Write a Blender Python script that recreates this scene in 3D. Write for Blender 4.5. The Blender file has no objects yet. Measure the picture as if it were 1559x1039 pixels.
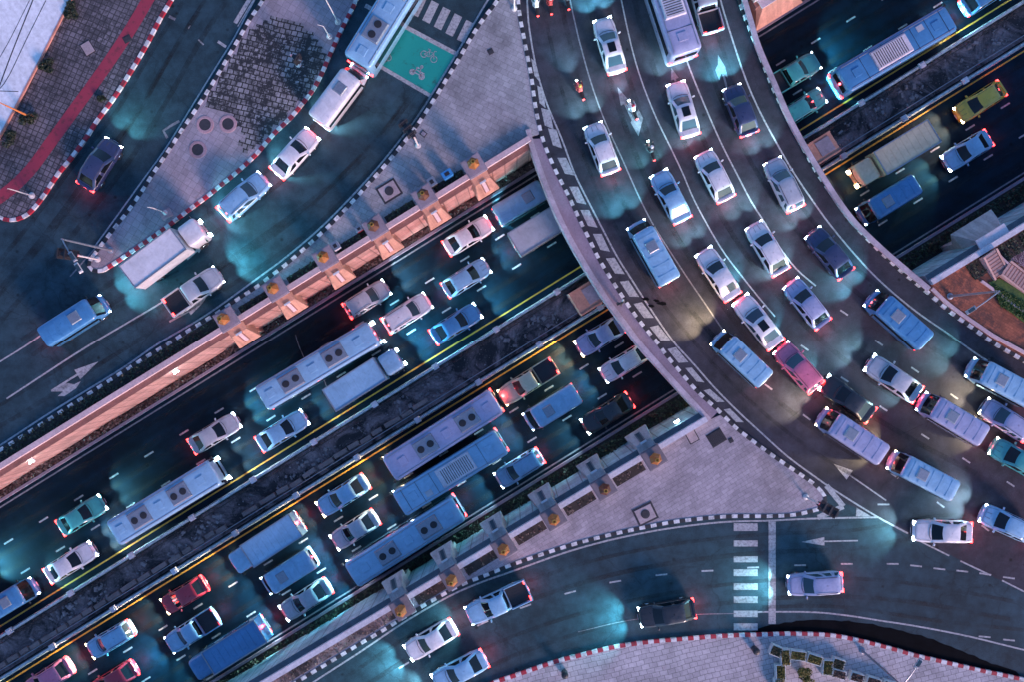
import bpy, bmesh, math, random
from mathutils import Vector, Matrix
from mathutils.geometry import tessellate_polygon
random.seed(7)
R = math.radians
C = bpy.context.scene.collection

# ------------------------------------------------------------------ camera, world, sun, exposure
S = 0.052            # metres per photo pixel on the upper road
H = 75.0             # camera height above the upper road
cam = bpy.data.cameras.new('camera'); co = bpy.data.objects.new('camera', cam); C.objects.link(co)
co.location = (0, 0, H); cam.sensor_width = 36; cam.lens = 36*H/(1559*S); cam.clip_end = 2000
bpy.context.scene.camera = co
SUN_EL, SUN_AZ = R(19), R(-52)          # azimuth measured from +X (down-right of the picture)
w = bpy.data.worlds.new('World'); bpy.context.scene.world = w; w.use_nodes = True
nt = w.node_tree; bg = nt.nodes['Background']
sky = nt.nodes.new('ShaderNodeTexSky'); sky.sky_type = 'NISHITA'; sky.sun_disc = False
sky.sun_elevation = SUN_EL; sky.sun_rotation = math.pi/2 - SUN_AZ
tint = nt.nodes.new('ShaderNodeMix'); tint.data_type = 'RGBA'; tint.blend_type = 'MULTIPLY'
tint.inputs[0].default_value = 1
nt.links.new(sky.outputs[0], tint.inputs[6]); tint.inputs[7].default_value = (0.46, 0.68, 1.0, 1)
nt.links.new(tint.outputs[2], bg.inputs[0]); bg.inputs[1].default_value = 0.13
sl = bpy.data.lights.new('sun', 'SUN'); sl.energy = 2.0; sl.angle = R(14); sl.color = (1.0, 0.56, 0.52)
so = bpy.data.objects.new('sun', sl); C.objects.link(so)
sd = Vector((math.cos(SUN_EL)*math.cos(SUN_AZ), math.cos(SUN_EL)*math.sin(SUN_AZ), math.sin(SUN_EL)))
so.rotation_euler = sd.to_track_quat('Z', 'Y').to_euler()
vs = bpy.context.scene.view_settings
vs.view_transform = 'Standard'; vs.look = 'None'; vs.exposure = 1.12; vs.gamma = 1
bpy.context.scene.cycles.use_denoising = True
bpy.context.scene.cycles.max_bounces = 5
bpy.context.scene.cycles.sample_clamp_indirect = 3
HEAD_W, TAIL_W = 1050, 26

# ------------------------------------------------------------------ coordinates
ANG = R(31.85); ca, sa = math.cos(ANG), math.sin(ANG)
V0 = 779.5*sa + 519.5*ca
LOW = -6.0
def P(px, py, z=0.0):
    k = S*(H-z)/H
    return Vector(((px-779.5)*k, -(py-519.5)*k, z))
def UV(u, v, z=0.0):                    # along / across the underpass, metres
    return Vector((u*ca+v*sa, u*sa-v*ca, z))
def upx(px, py): return (px-779.5)*ca-(py-519.5)*sa
KL = S*(H-LOW)/H
def vlow(vp): return (vp-V0)*KL
def Vs(u):                              # line of the lower (south) retaining wall
    if u < 9.7: return 13.5+(u-9.7)*0.0175
    return 13.5+(u-9.7)*0.0085

# ------------------------------------------------------------------ materials
M = {}
def newmat(name):
    m = bpy.data.materials.new(name); m.use_nodes = True; M[name] = m
    return m, m.node_tree, m.node_tree.nodes['Principled BSDF']
def nd(t, typ, **kw):
    n = t.nodes.new(typ)
    for k, v in kw.items(): setattr(n, k, v)
    return n
def geo(t): return nd(t, 'ShaderNodeNewGeometry').outputs['Position']
def noise(t, vec, scale, detail=4, rough=.55, dist=0):
    n = nd(t, 'ShaderNodeTexNoise'); n.inputs['Scale'].default_value = scale
    n.inputs['Detail'].default_value = detail; n.inputs['Roughness'].default_value = rough
    n.inputs['Distortion'].default_value = dist
    t.links.new(vec, n.inputs['Vector']); return n.outputs[0]
def ramp(t, fac, stops):
    r = nd(t, 'ShaderNodeValToRGB'); e = r.color_ramp.elements
    while len(e) < len(stops): e.new(.5)
    for i, (p, c) in enumerate(stops):
        e[i].position = p; e[i].color = (c, c, c, 1) if not hasattr(c, '__len__') else (*c, 1)
    t.links.new(fac, r.inputs[0]); return r.outputs[0]
def mix(t, fac, a, b, mode='MIX'):
    n = nd(t, 'ShaderNodeMix', data_type='RGBA', blend_type=mode)
    for idx, v in ((0, fac), (6, a), (7, b)):
        if hasattr(v, 'is_linked') or hasattr(v, 'links'): t.links.new(v, n.inputs[idx])
        elif idx == 0: n.inputs[0].default_value = v
        else: n.inputs[idx].default_value = (*v, 1)
    return n.outputs[2]
def bump(t, b, h, strength, dist=.02):
    n = nd(t, 'ShaderNodeBump'); n.inputs['Strength'].default_value = strength; n.inputs['Distance'].default_value = dist
    t.links.new(h, n.inputs['Height']); t.links.new(n.outputs[0], b.inputs['Normal'])
def rotvec(t, ang, off=(0, 0, 0)):
    m = nd(t, 'ShaderNodeMapping'); m.inputs['Rotation'].default_value = (0, 0, ang); m.inputs['Location'].default_value = off
    t.links.new(geo(t), m.inputs['Vector']); return m.outputs[0]

def asphalt(name, col, var=.35, crack=.5, rot=0.0, track=0.0, rough=.75):
    m, t, b = newmat(name); g = geo(t)
    big = noise(t, g, .12, 5, .6); fine = noise(t, g, 14, 3, .7); mid = noise(t, g, .9, 5, .65)
    c = mix(t, ramp(t, big, [(.3, 0), (.7, 1)]), tuple(x*(1-var) for x in col), tuple(x*(1+var) for x in col))
    c = mix(t, .85, c, ramp(t, mid, [(.3, .5), (.72, 1.45)]), 'MULTIPLY')
    c = mix(t, .8, c, ramp(t, fine, [(.2, .45), (.8, 1.5)]), 'MULTIPLY')
    # spots of oil and patched tar
    sp = nd(t, 'ShaderNodeTexVoronoi'); sp.inputs['Scale'].default_value = .55; t.links.new(g, sp.inputs['Vector'])
    c = mix(t, 1.0, c, ramp(t, sp.outputs['Distance'], [(.03, .3), (.1, 1)]), 'MULTIPLY')
    if crack:
        v = nd(t, 'ShaderNodeTexVoronoi', feature='DISTANCE_TO_EDGE'); v.inputs['Scale'].default_value = .085
        wv = nd(t, 'ShaderNodeVectorMath', operation='ADD'); t.links.new(g, wv.inputs[0])
        nn = nd(t, 'ShaderNodeTexNoise'); nn.inputs['Scale'].default_value = .5; nn.inputs['Detail'].default_value = 5; t.links.new(g, nn.inputs['Vector'])
        sc = nd(t, 'ShaderNodeVectorMath', operation='SCALE'); sc.inputs['Scale'].default_value = 2.5
        t.links.new(nn.outputs['Color'], sc.inputs[0]); t.links.new(sc.outputs[0], wv.inputs[1]); t.links.new(wv.outputs[0], v.inputs['Vector'])
        c = mix(t, crack, c, ramp(t, v.outputs['Distance'], [(.0, .35), (.006, 1)]), 'MULTIPLY')
    if track:
        rv = rotvec(t, rot); st = nd(t, 'ShaderNodeVectorMath', operation='MULTIPLY'); st.inputs[1].default_value = (.03, 1.3, 1)
        t.links.new(rv, st.inputs[0]); n2 = noise(t, st.outputs[0], 1.0, 3, .6)
        c = mix(t, track, c, ramp(t, n2, [(.3, .5), (.7, 1.5)]), 'MULTIPLY')
    t.links.new(c, b.inputs['Base Color']); b.inputs['Roughness'].default_value = rough
    bump(t, b, fine, .35, .01); b.inputs['Specular IOR Level'].default_value = .25; return m
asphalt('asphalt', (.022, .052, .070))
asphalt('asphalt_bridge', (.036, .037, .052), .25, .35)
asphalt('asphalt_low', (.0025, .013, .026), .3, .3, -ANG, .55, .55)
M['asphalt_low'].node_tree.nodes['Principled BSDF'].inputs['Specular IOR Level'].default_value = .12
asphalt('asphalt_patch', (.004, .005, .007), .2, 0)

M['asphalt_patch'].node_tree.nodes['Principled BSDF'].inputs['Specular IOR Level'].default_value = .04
def paint(name, col, wear=.55, sc=5.0, em=0):
    m, t, b = newmat(name); g = geo(t)
    n = noise(t, g, sc, 6, .7); n2 = noise(t, g, 30, 2, .6)
    c = mix(t, ramp(t, n, [(.30, 1), (.30+wear*.35, 0)]), col, tuple(x*.28+.02 for x in col))
    c = mix(t, .5, c, ramp(t, n2, [(.25, .6), (.8, 1.15)]), 'MULTIPLY')
    t.links.new(c, b.inputs['Base Color']); b.inputs['Roughness'].default_value = .6; return m
paint('line_white', (.42, .43, .46), .75); paint('line_yellow', (.78, .40, .05), .4)
paint('line_faded', (.24, .24, .28), .9)
paint('kerb_white', (.74, .73, .74), .75, 2.2); paint('kerb_black', (.022, .022, .028), .3, 4); paint('kerb_red', (.42, .022, .045), .7, 2.6)
paint('bike_green', (.006, .30, .25), .35, 1.2)
paint('barrier_white', (.50, .60, .64), .7, 2.5)
paint('sidewalk_red', (.34, .035, .065), .5, 2)

def paving(name, col, bw, bh, rot, mortar=.03, mcol=.3, var=.16, grime=.6, off=(0, 0, 0), offset=.5, mossy=0):
    m, t, b = newmat(name); rv = rotvec(t, rot, off); g = geo(t)
    # slightly warped so that courses are not ruler straight
    k = nd(t, 'ShaderNodeTexBrick'); k.offset = offset; k.inputs['Scale'].default_value = 1
    k.inputs['Brick Width'].default_value = bw; k.inputs['Row Height'].default_value = bh
    k.inputs['Mortar Size'].default_value = mortar; k.inputs['Mortar Smooth'].default_value = .3
    nn = nd(t, 'ShaderNodeTexNoise'); nn.inputs['Scale'].default_value = .35; nn.inputs['Detail'].default_value = 3; t.links.new(g, nn.inputs['Vector'])
    sc = nd(t, 'ShaderNodeVectorMath', operation='SCALE'); sc.inputs['Scale'].default_value = .35; t.links.new(nn.outputs['Color'], sc.inputs[0])
    ad = nd(t, 'ShaderNodeVectorMath', operation='ADD'); t.links.new(rv, ad.inputs[0]); t.links.new(sc.outputs[0], ad.inputs[1])
    t.links.new(ad.outputs[0], k.inputs['Vector'])
    k.inputs['Color1'].default_value = (*[x*(1-var) for x in col], 1); k.inputs['Color2'].default_value = (*[x*(1+var) for x in col], 1)
    k.inputs['Mortar'].default_value = (*[x*mcol for x in col], 1)
    c = k.outputs['Color']
    c = mix(t, grime, c, ramp(t, noise(t, g, .35, 6, .65, .6), [(.3, .45), (.6, 1.12)]), 'MULTIPLY')
    c = mix(t, .6, c, ramp(t, noise(t, g, 5, 4, .7), [(.25, .6), (.75, 1.2)]), 'MULTIPLY')
    if mossy:
        c = mix(t, mix(t, 1.0, ramp(t, noise(t, g, .5, 4, .6), [(.38, 0), (.50, mossy)]), ramp(t, noise(t, g, 2.2, 6, .8), [(.44, 0), (.52, 1)]), 'MULTIPLY'), c, (.02, .021, .026))
    t.links.new(c, b.inputs['Base Color']); b.inputs['Roughness'].default_value = .8
    bump(t, b, k.outputs['Fac'], -.5, .02); return m
paving('paving_plaza', (.37, .325, .36), .62, .32, -.55, .014, .60, .12, .65)
paving('paving_upper', (.32, .315, .34), .62, .42, .45, .016, .60, .12, .7)
paving('paving_island', (.33, .29, .33), .55, .55, .55, .016, .60, .1, .6, offset=0)
paving('paving_worn', (.26, .25, .27), .46, .42, .25, .05, .06, .25, .5, mossy=1.0)
paving('paving_left', (.17, .155, .18), .42, .42, .42, .045, .30, .16, .6, mossy=.7, offset=0)
paving('paving_light', (.44, .41, .44), .62, .40, -.25, .022, .42, .12, .6)
paving('paving_brick', (.32, .10, .055), .4, .2, .55, .01, .5, .25, 1.0, mossy=.6)
paving('paving_curly', (.16, .09, .13), .5, .5, .5, .05, .4, .3, .8, offset=0)

def concrete(name, col, rough=.8, streak=0, fine=6, var=.3, panel=0):
    m, t, b = newmat(name); g = geo(t)
    c = mix(t, ramp(t, noise(t, g, .6, 6, .65, .3), [(.3, 0), (.7, 1)]), tuple(x*(1-var) for x in col), tuple(x*(1+var*.6) for x in col))
    f = noise(t, g, fine, 5, .7)
    c = mix(t, .7, c, ramp(t, f, [(.25, .6), (.75, 1.2)]), 'MULTIPLY')
    if streak:
        rv = rotvec(t, -ANG); st = nd(t, 'ShaderNodeVectorMath', operation='MULTIPLY'); st.inputs[1].default_value = (1.6, .2, .12); t.links.new(rv, st.inputs[0])
        c = mix(t, streak, c, ramp(t, noise(t, st.outputs[0], 1.4, 4, .6), [(.35, .5), (.6, 1.1)]), 'MULTIPLY')
    if panel:
        rv = rotvec(t, -ANG); sx = nd(t, 'ShaderNodeSeparateXYZ'); t.links.new(rv, sx.inputs[0])
        cb = nd(t, 'ShaderNodeCombineXYZ'); t.links.new(sx.outputs[0], cb.inputs[0]); t.links.new(sx.outputs[2], cb.inputs[1])
        k = nd(t, 'ShaderNodeTexBrick'); k.offset = 0; k.inputs['Scale'].default_value = 1; k.inputs['Brick Width'].default_value = panel
        k.inputs['Row Height'].default_value = 1.6; k.inputs['Mortar Size'].default_value = .05
        k.inputs['Color1'].default_value = (1, 1, 1, 1); k.inputs['Color2'].default_value = (.88, .88, .88, 1); k.inputs['Mortar'].default_value = (.4, .4, .4, 1)
        t.links.new(cb.outputs[0], k.inputs['Vector']); c = mix(t, 1.0, c, k.outputs[0], 'MULTIPLY')
    t.links.new(c, b.inputs['Base Color']); b.inputs['Roughness'].default_value = rough
    bump(t, b, f, .25, .01); return m
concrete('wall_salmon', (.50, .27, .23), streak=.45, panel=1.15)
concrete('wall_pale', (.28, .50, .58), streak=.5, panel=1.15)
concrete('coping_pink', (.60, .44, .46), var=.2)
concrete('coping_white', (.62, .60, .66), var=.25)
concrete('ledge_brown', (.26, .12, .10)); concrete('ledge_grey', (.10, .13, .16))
concrete('parapet_mauve', (.46, .39, .45), var=.4, fine=9); concrete('sidewalk', (.27, .215, .275), var=.2, fine=9)
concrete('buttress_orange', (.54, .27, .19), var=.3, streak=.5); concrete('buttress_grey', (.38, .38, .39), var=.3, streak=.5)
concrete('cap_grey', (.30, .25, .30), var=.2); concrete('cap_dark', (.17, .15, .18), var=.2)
concrete('pier_block', (.50, .27, .21)); concrete('plate_grey', (.30, .28, .34))
concrete('soil', (.035, .026, .024), var=.6, fine=9)
concrete('deck_conc', (.25, .23, .24)); concrete('forecourt', (.80, .83, .88), streak=.25, var=.14, fine=3)
concrete('trim_pink', (.60, .28, .22)); concrete('stone', (.26, .19, .18), var=.35)
concrete('step_pink', (.52, .33, .30)); concrete('ring_pink', (.42, .27, .30)); concrete('cover_dark', (.035, .035, .045)); concrete('cover_pale', (.42, .34, .36))
def median_mat():
    m, t, b = newmat('median_bed'); g = geo(t)
    c = mix(t, ramp(t, noise(t, g, .35, 7, .7, 1.4), [(.42, 0), (.66, 1)]), (.022, .018, .022), (.30, .22, .23))
    c = mix(t, .8, c, ramp(t, noise(t, g, 6, 5, .75), [(.25, .4), (.75, 1.5)]), 'MULTIPLY')
    t.links.new(c, b.inputs['Base Color']); b.inputs['Roughness'].default_value = .85
    bump(t, b, noise(t, g, 5, 5, .7), .6, .06)
median_mat()
def plain(name, col, rough=.5, metal=0, coat=0, emit=None, es=0, var=.12):
    m, t, b = newmat(name)
    if emit is None and var:
        n = noise(t, geo(t), 7, 4, .6)
        c = mix(t, ramp(t, n, [(.3, 0), (.7, 1)]), tuple(x*(1-var) for x in col), tuple(min(1, x*(1+var)) for x in col))
        t.links.new(c, b.inputs['Base Color'])
        if name.startswith('paint_'):
            tc = nd(t, 'ShaderNodeTexCoord').outputs['Object']
            c2 = mix(t, .8, c, ramp(t, noise(t, tc, 1.1, 6, .7, .5), [(.3, .70), (.62, 1.04)]), 'MULTIPLY'); t.links.new(c2, b.inputs['Base Color'])
            t.links.new(ramp(t, noise(t, tc, 2.5, 5, .7), [(.3, .22), (.7, .5)]), b.inputs['Roughness'])
    else: b.inputs['Base Color'].default_value = (*col, 1)
    if not name.startswith('paint_'): b.inputs['Roughness'].default_value = rough; b.inputs['Metallic'].default_value = metal
    b.inputs['Coat Weight'].default_value = coat; b.inputs['Coat Roughness'].default_value = .06
    if emit: b.inputs['Emission Color'].default_value = (*emit, 1); b.inputs['Emission Strength'].default_value = es
    return m
plain('glass_dark', (.006, .008, .011), .05, 0, 0, var=0); plain('glass_blue', (.03, .06, .08), .06, 0, 0, var=0)
plain('rubber', (.02, .02, .022), .85); plain('trim_black', (.02, .02, .024), .5); plain('chrome', (.6, .6, .62), .2, 1)
plain('pole_grey', (.30, .33, .38), .4, .6); plain('pole_white', (.6, .56, .55), .5); plain('pole_orange', (.62, .2, .06), .5)
plain('signal_black', (.02, .02, .025), .45); plain('gold', (.62, .36, .08), .35, .8); plain('lantern_orange', (.30, .105, .025), .5, .2); plain('lantern_dark', (.10, .035, .02), .5, .2)
plain('bin_blue', (.04, .22, .5), .4); plain('planter_white', (.55, .58, .56), .7); plain('cloth_dark', (.03, .03, .04), .9); plain('cloth_red', (.35, .03, .03), .8); plain('cloth_white', (.6, .6, .6), .8)
plain('skin', (.42, .22, .15), .6); plain('hair', (.015, .012, .01), .6)
plain('head_cool', (.9, .95, 1), .3, emit=(.70, .93, 1), es=26); plain('head_warm', (1, .9, .7), .3, emit=(1, .80, .45), es=24)
plain('tail_red', (.4, .01, .01), .3, emit=(1, .03, .03), es=9); plain('lamp_glow', (1, 1, 1), .3, emit=(.8, .95, 1), es=14)
plain('lamp_off', (.5, .55, .6), .25, 0, .5); plain('signal_red', (.4, .02, .01), .3, emit=(1, .08, .03), es=6)
PAINTS = {'white': (.72, .70, .73), 'silver': (.42, .45, .50), 'pale blue': (.24, .45, .64), 'dark blue': (.035, .045, .11), 'black': (.016, .016, .02),
          'blue': (.06, .23, .46), 'red': (.42, .02, .04), 'pink': (.66, .16, .26), 'grey': (.14, .15, .18), 'cream': (.62, .52, .34), 'lilac': (.34, .36, .54), 'teal': (.05, .34, .34), 'yellow': (.66, .42, .04)}
for k, v in PAINTS.items(): plain('paint_'+k, v, .28, .15 if k in ('silver', 'grey', 'pale blue', 'lilac') else 0, 1, var=.04)
def leafmat(name, a, bcol):
    m, t, b = newmat(name); n = noise(t, geo(t), 3.5, 4, .7)
    c = mix(t, ramp(t, n, [(.35, 0), (.65, 1)]), a, bcol); t.links.new(c, b.inputs['Base Color']); b.inputs['Roughness'].default_value = .6
leafmat('leaf_olive', (.05, .06, .012), (.22, .17, .03)); leafmat('leaf_dark', (.012, .020, .012), (.045, .06, .03)); leafmat('leaf_green', (.02, .06, .01), (.08, .14, .02))
leafmat('leaf_dry', (.05, .03, .03), (.14, .09, .08)); leafmat('bark', (.04, .03, .025), (.08, .06, .05))

# ------------------------------------------------------------------ mesh helpers
class MB:
    def __init__(s): s.v = []; s.f = []; s.m = []
    def face(s, pts, mi=0):
        n = len(s.v); s.v += [tuple(p) for p in pts]; s.f.append(tuple(range(n, n+len(pts)))); s.m.append(mi)
    def box(s, c, d, rz=0, mi=0, taper=(1, 1), M4=None):
        n = len(s.v); c = Vector(c); hx, hy, hz = d[0]/2, d[1]/2, d[2]/2; rot = Matrix.Rotation(rz, 3, 'Z')
        for z, k in ((-hz, (1, 1)), (hz, taper)):
            for x, y in ((-hx, -hy), (hx, -hy), (hx, hy), (-hx, hy)):
                p = c + rot @ Vector((x*k[0], y*k[1], z)); s.v.append(tuple(M4 @ p if M4 else p))
        for f in ((3, 2, 1, 0), (4, 5, 6, 7), (0, 1, 5, 4), (1, 2, 6, 5), (2, 3, 7, 6), (3, 0, 4, 7)):
            s.f.append(tuple(n+i for i in f)); s.m.append(mi)
    def tube(s, pts, r, seg=10, mi=0, cap=True):
        pts = [Vector(p) for p in pts]; rs = r if hasattr(r, '__len__') else [r]*len(pts); rings = []
        for i, p in enumerate(pts):
            d = (pts[min(i+1, len(pts)-1)]-pts[max(i-1, 0)]).normalized(); q = d.to_track_quat('Z', 'Y'); n = len(s.v)
            for k in range(seg):
                a = 2*math.pi*k/seg; s.v.append(tuple(p + q @ Vector((math.cos(a)*rs[i], math.sin(a)*rs[i], 0))))
            rings.append(n)
        for a, b in zip(rings, rings[1:]):
            for k in range(seg):
                s.f.append((a+k, a+(k+1) % seg, b+(k+1) % seg, b+k)); s.m.append(mi)
        if cap:
            s.f.append(tuple(rings[0]+k for k in reversed(range(seg)))); s.m.append(mi)
            s.f.append(tuple(rings[-1]+k for k in range(seg))); s.m.append(mi)
    def loft(s, rings, mi=0, closed=True, cap0=True, cap1=True):
        st = []
        for r in rings: st.append(len(s.v)); s.v += [tuple(p) for p in r]
        n = len(rings[0])
        for a, b in zip(st, st[1:]):
            for k in range(n if closed else n-1):
                s.f.append((a+k, a+(k+1) % n, b+(k+1) % n, b+k)); s.m.append(mi)
        if cap0: s.f.append(tuple(st[0]+k for k in reversed(range(n)))); s.m.append(mi)
        if cap1: s.f.append(tuple(st[-1]+k for k in range(n))); s.m.append(mi)
    def lathe(s, c, prof, seg=24, mi=0, cap=True):
        c = Vector(c)
        s.loft([[c+Vector((r*math.cos(2*math.pi*k/seg), r*math.sin(2*math.pi*k/seg), z)) for k in range(seg)] for r, z in prof], mi, cap0=cap, cap1=cap)
    def poly(s, pts, z, mi=0):
        p3 = [Vector((p[0], p[1], 0)) for p in pts]; n = len(s.v); s.v += [(p.x, p.y, z) for p in p3]
        for t in tessellate_polygon([p3]):
            a, b, c = [p3[i] for i in t]
            if (b-a).cross(c-a).z < 0: t = (t[0], t[2], t[1])
            s.f.append(tuple(n+i for i in t)); s.m.append(mi)
    def prism(s, pts, z0, z1, mi=0, mside=None):
        s.poly(pts, z1, mi); area = sum(pts[i][0]*pts[(i+1) % len(pts)][1]-pts[(i+1) % len(pts)][0]*pts[i][1] for i in range(len(pts)))
        q = list(pts) if area > 0 else list(reversed(pts))
        for a, b in zip(q, q[1:]+q[:1]):
            s.face([(a[0], a[1], z0), (b[0], b[1], z0), (b[0], b[1], z1), (a[0], a[1], z1)], mi if mside is None else mside)
    def build(s, name, mats, parent=None, smooth=False, bevel=0, sub=0):
        me = bpy.data.meshes.new(name); me.from_pydata(s.v, [], s.f)
        for m in (mats if isinstance(mats, (list, tuple)) else [mats]): me.materials.append(M[m])
        for p, mi in zip(me.polygons, s.m): p.material_index = mi; p.use_smooth = smooth
        me.update(); o = bpy.data.objects.new(name, me); C.objects.link(o)
        if parent: o.parent = parent
        if bevel:
            b = o.modifiers.new('b', 'BEVEL'); b.width = bevel; b.segments = 2; b.limit_method = 'ANGLE'
        if sub:
            b = o.modifiers.new('s', 'SUBSURF'); b.levels = sub; b.render_levels = sub
        return o
def tag(o, label=None, cat=None, group=None, kind=None):
    if label: o['label'] = label
    if cat: o['category'] = cat
    if group: o['group'] = group
    if kind: o['kind'] = kind
    return o
def structure(o): o['kind'] = 'structure'; return o
def empty(name, loc=(0, 0, 0), rz=0):
    o = bpy.data.objects.new(name, None); C.objects.link(o); o.location = loc; o.rotation_euler = (0, 0, rz); o.empty_display_size = .3
    return o
def kids(o): return [c for c in bpy.data.objects if c.parent == o]
def copy_tree(o, parent=None):
    c = o.copy(); C.objects.link(c)
    if parent: c.parent = parent
    for ch in TREE.get(o.name, []) or kids(o): copy_tree(ch, c)
    return c
TREE = {}
def smooth_path(pts, step=.45):
    pts = [Vector((p[0], p[1])) for p in pts]
    if len(pts) == 2: d = [pts[0], pts[1]]
    else:
        e = [2*pts[0]-pts[1]]+pts+[2*pts[-1]-pts[-2]]; d = []
        for i in range(1, len(e)-2):
            p0, p1, p2, p3 = e[i-1:i+3]
            for k in range(8):
                t = k/8; d.append(.5*((2*p1)+(p2-p0)*t+(2*p0-5*p1+4*p2-p3)*t*t+(3*p1-p0-3*p2+p3)*t**3))
        d.append(pts[-1])
    out = [d[0]]; acc = 0; 
    L = sum((b-a).length for a, b in zip(d, d[1:])); n = max(1, round(L/step)); st = L/n; need = st
    for a, b in zip(d, d[1:]):
        l = (b-a).length; pos = 0
        while need <= l-pos+1e-9:
            pos += need; out.append(a+(b-a)*(pos/l if l else 0)); need = st
        need -= (l-pos)
    if (out[-1]-d[-1]).length > st*.5: out.append(d[-1])
    return out
def px_path(pts, z=0, step=.45): return smooth_path([P(x, y, z) for x, y in pts], step)
def norms(path):
    out = []
    for i in range(len(path)):
        d = (path[min(i+1, len(path)-1)]-path[max(i-1, 0)]).normalized(); out.append(Vector((-d.y, d.x)))
    return out
def sweep(mb, path, prof, mfun=None, closed_prof=True, caps=True):
    ns = norms(path); n = len(prof); base = len(mb.v)
    for p, q in zip(path, ns):
        for o, z in prof: mb.v.append((p.x+q.x*o, p.y+q.y*o, z))
    for i in range(len(path)-1):
        for k in range(n if closed_prof else n-1):
            a = base+i*n; k2 = (k+1) % n
            mb.f.append((a+k, a+k2, a+n+k2, a+n+k)); mb.m.append(mfun(i, k) if mfun else 0)
    if caps and closed_prof:
        mb.f.append(tuple(base+k for k in reversed(range(n)))); mb.m.append(mfun(0, 0) if mfun else 0)
        b2 = base+(len(path)-1)*n; mb.f.append(tuple(b2+k for k in range(n))); mb.m.append(mfun(len(path)-2, 0) if mfun else 0)
def ribbon(mb, path, w, z, mi=0):
    ns = norms(path); 
    for i in range(len(path)-1):
        a, b = path[i], path[i+1]; na, nb = ns[i], ns[i+1]
        mb.face([(a.x-na.x*w/2, a.y-na.y*w/2, z), (b.x-nb.x*w/2, b.y-nb.y*w/2, z), (b.x+nb.x*w/2, b.y+nb.y*w/2, z), (a.x+na.x*w/2, a.y+na.y*w/2, z)], mi)

# ------------------------------------------------------------------ ground, underpass, bridge deck
UL = 260
g = MB()
g.poly([UV(-UL, -13.0), UV(UL, -13.0), UV(UL, -260), UV(-UL, -260)], 0)
g.poly([UV(-UL, Vs(-UL)), UV(9.7, Vs(9.7)), UV(UL, Vs(UL)), UV(UL, 260), UV(-UL, 260)], 0)
structure(g.build('ground', 'asphalt'))
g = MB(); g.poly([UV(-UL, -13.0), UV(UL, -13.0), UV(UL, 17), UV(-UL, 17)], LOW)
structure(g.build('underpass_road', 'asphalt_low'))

left_edge = [(800, 197), (806, 222), (821, 265), (840, 314), (862, 360), (884, 399), (908, 438), (925, 464), (949, 496), (972, 527), (1001, 560), (1038, 601), (1077, 643)]
right_edge = [(1120, -60), (1134, -15), (1148, 32), (1159, 68), (1182, 122), (1211, 187), (1258, 268), (1299, 328), (1341, 371), (1380, 405), (1418, 437)]
def clipV(path, lo, hi):
    out = []
    for p in path:
        v = p.x*sa-p.y*ca; u = p.x*ca+p.y*sa
        if lo < v < hi(u): out.append(p)
    return out
le = clipV(px_path(left_edge, 0, .4), -13.0, Vs); re = clipV(px_path(right_edge, 0, .4), -13.0, Vs)
def lip(p, v): u = p.x*ca+p.y*sa; q = UV(u, v if v is not None else Vs(u)); return Vector((q.x, q.y))
deck = [lip(le[0], -13.0)]+le+[lip(le[-1], None)] + [lip(re[-1], None)]+re[::-1]+[lip(re[0], -13.0)]
d = MB(); d.prism(deck, -1.3, 0, 0, 1)
d.face([(p[0], p[1], -1.3) for p in deck][::1], 1)
bridge = d.build('bridge_deck', ['asphalt_bridge', 'deck_conc']); structure(bridge)
# purple-brown bridge asphalt carries on over both banks, as sheets
bm_ = MB()
bl = [(782, -200), (786, -60), (790, 13), (797, 50), (803, 86), (814, 150), (829, 221), (845, 256)]
kerb_bridge_l = [(770, -160), (784, -60), (790, 13), (795.6, 46.8), (803, 86), (808.6, 114), (813.8, 153), (820, 187), (829.4, 221), (842.4, 252), (850, 268), (865.8, 299), (884, 338), (898, 366), (910, 391), (925.5, 417), (943.7, 445.5), (962, 473), (980, 497), (1001, 522.5), (1014, 541), (1040, 572), (1063, 598), (1092, 624), (1118, 650), (1144, 670.7), (1180, 697), (1211, 718), (1237, 736), (1250, 749)]
tip_south = [(1250, 749), (1256, 759), (1254, 770), (1245, 776)]
kerb_bottom = [(1245, 776), (1211, 784), (1170, 786.5), (1118, 786.5), (1079, 789), (1027, 795), (988, 802), (936, 813), (884, 826), (832, 842), (780, 860), (741, 875.6), (702, 891), (663, 912), (624, 935), (585, 959), (546, 982), (507, 1005.5), (455, 1037), (400, 1070), (250, 1160), (-100, 1375)]
kerb_bridge_r = [(1104, -160), (1112, -60), (1125, -2), (1136, 29), (1151.7, 70), (1165, 104), (1180, 140), (1195, 170), (1211, 202), (1227, 232), (1245, 264), (1263, 290), (1284, 320), (1304.6, 346), (1330.5, 373), (1356.5, 398), (1382.5, 421), (1411, 444), (1432, 463), (1458, 483.5), (1484, 502), (1510, 521), (1557, 549), (1640, 595), (1800, 670)]
sheetN = [P(*q) for q in kerb_bridge_l[:9]]+[P(1140, 20)]+[P(*q) for q in reversed(kerb_bridge_r[:3])]
def clipped(poly, fn):                    # Sutherland-Hodgman against fn(p) > 0
    out = []
    for a, b in zip(poly, poly[1:]+poly[:1]):
        fa, fb = fn(a), fn(b)
        if fa > 0: out.append(a)
        if (fa > 0) != (fb > 0): out.append(a+(b-a)*(fa/(fa-fb)))
    return out
vof = lambda p: p.x*sa-p.y*ca
uof = lambda p: p.x*ca+p.y*sa
whole = [Vector((p.x, p.y)) for p in px_path(kerb_bridge_l, 0, .5)] + [Vector(P(1250, 749)[:2]), Vector(P(1336, 790)[:2]), Vector(P(1560, 903)[:2]), Vector(P(1900, 1080)[:2]), Vector(P(1900, 720)[:2])] + [Vector((p.x, p.y)) for p in reversed(px_path(kerb_bridge_r, 0, .5))]
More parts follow.
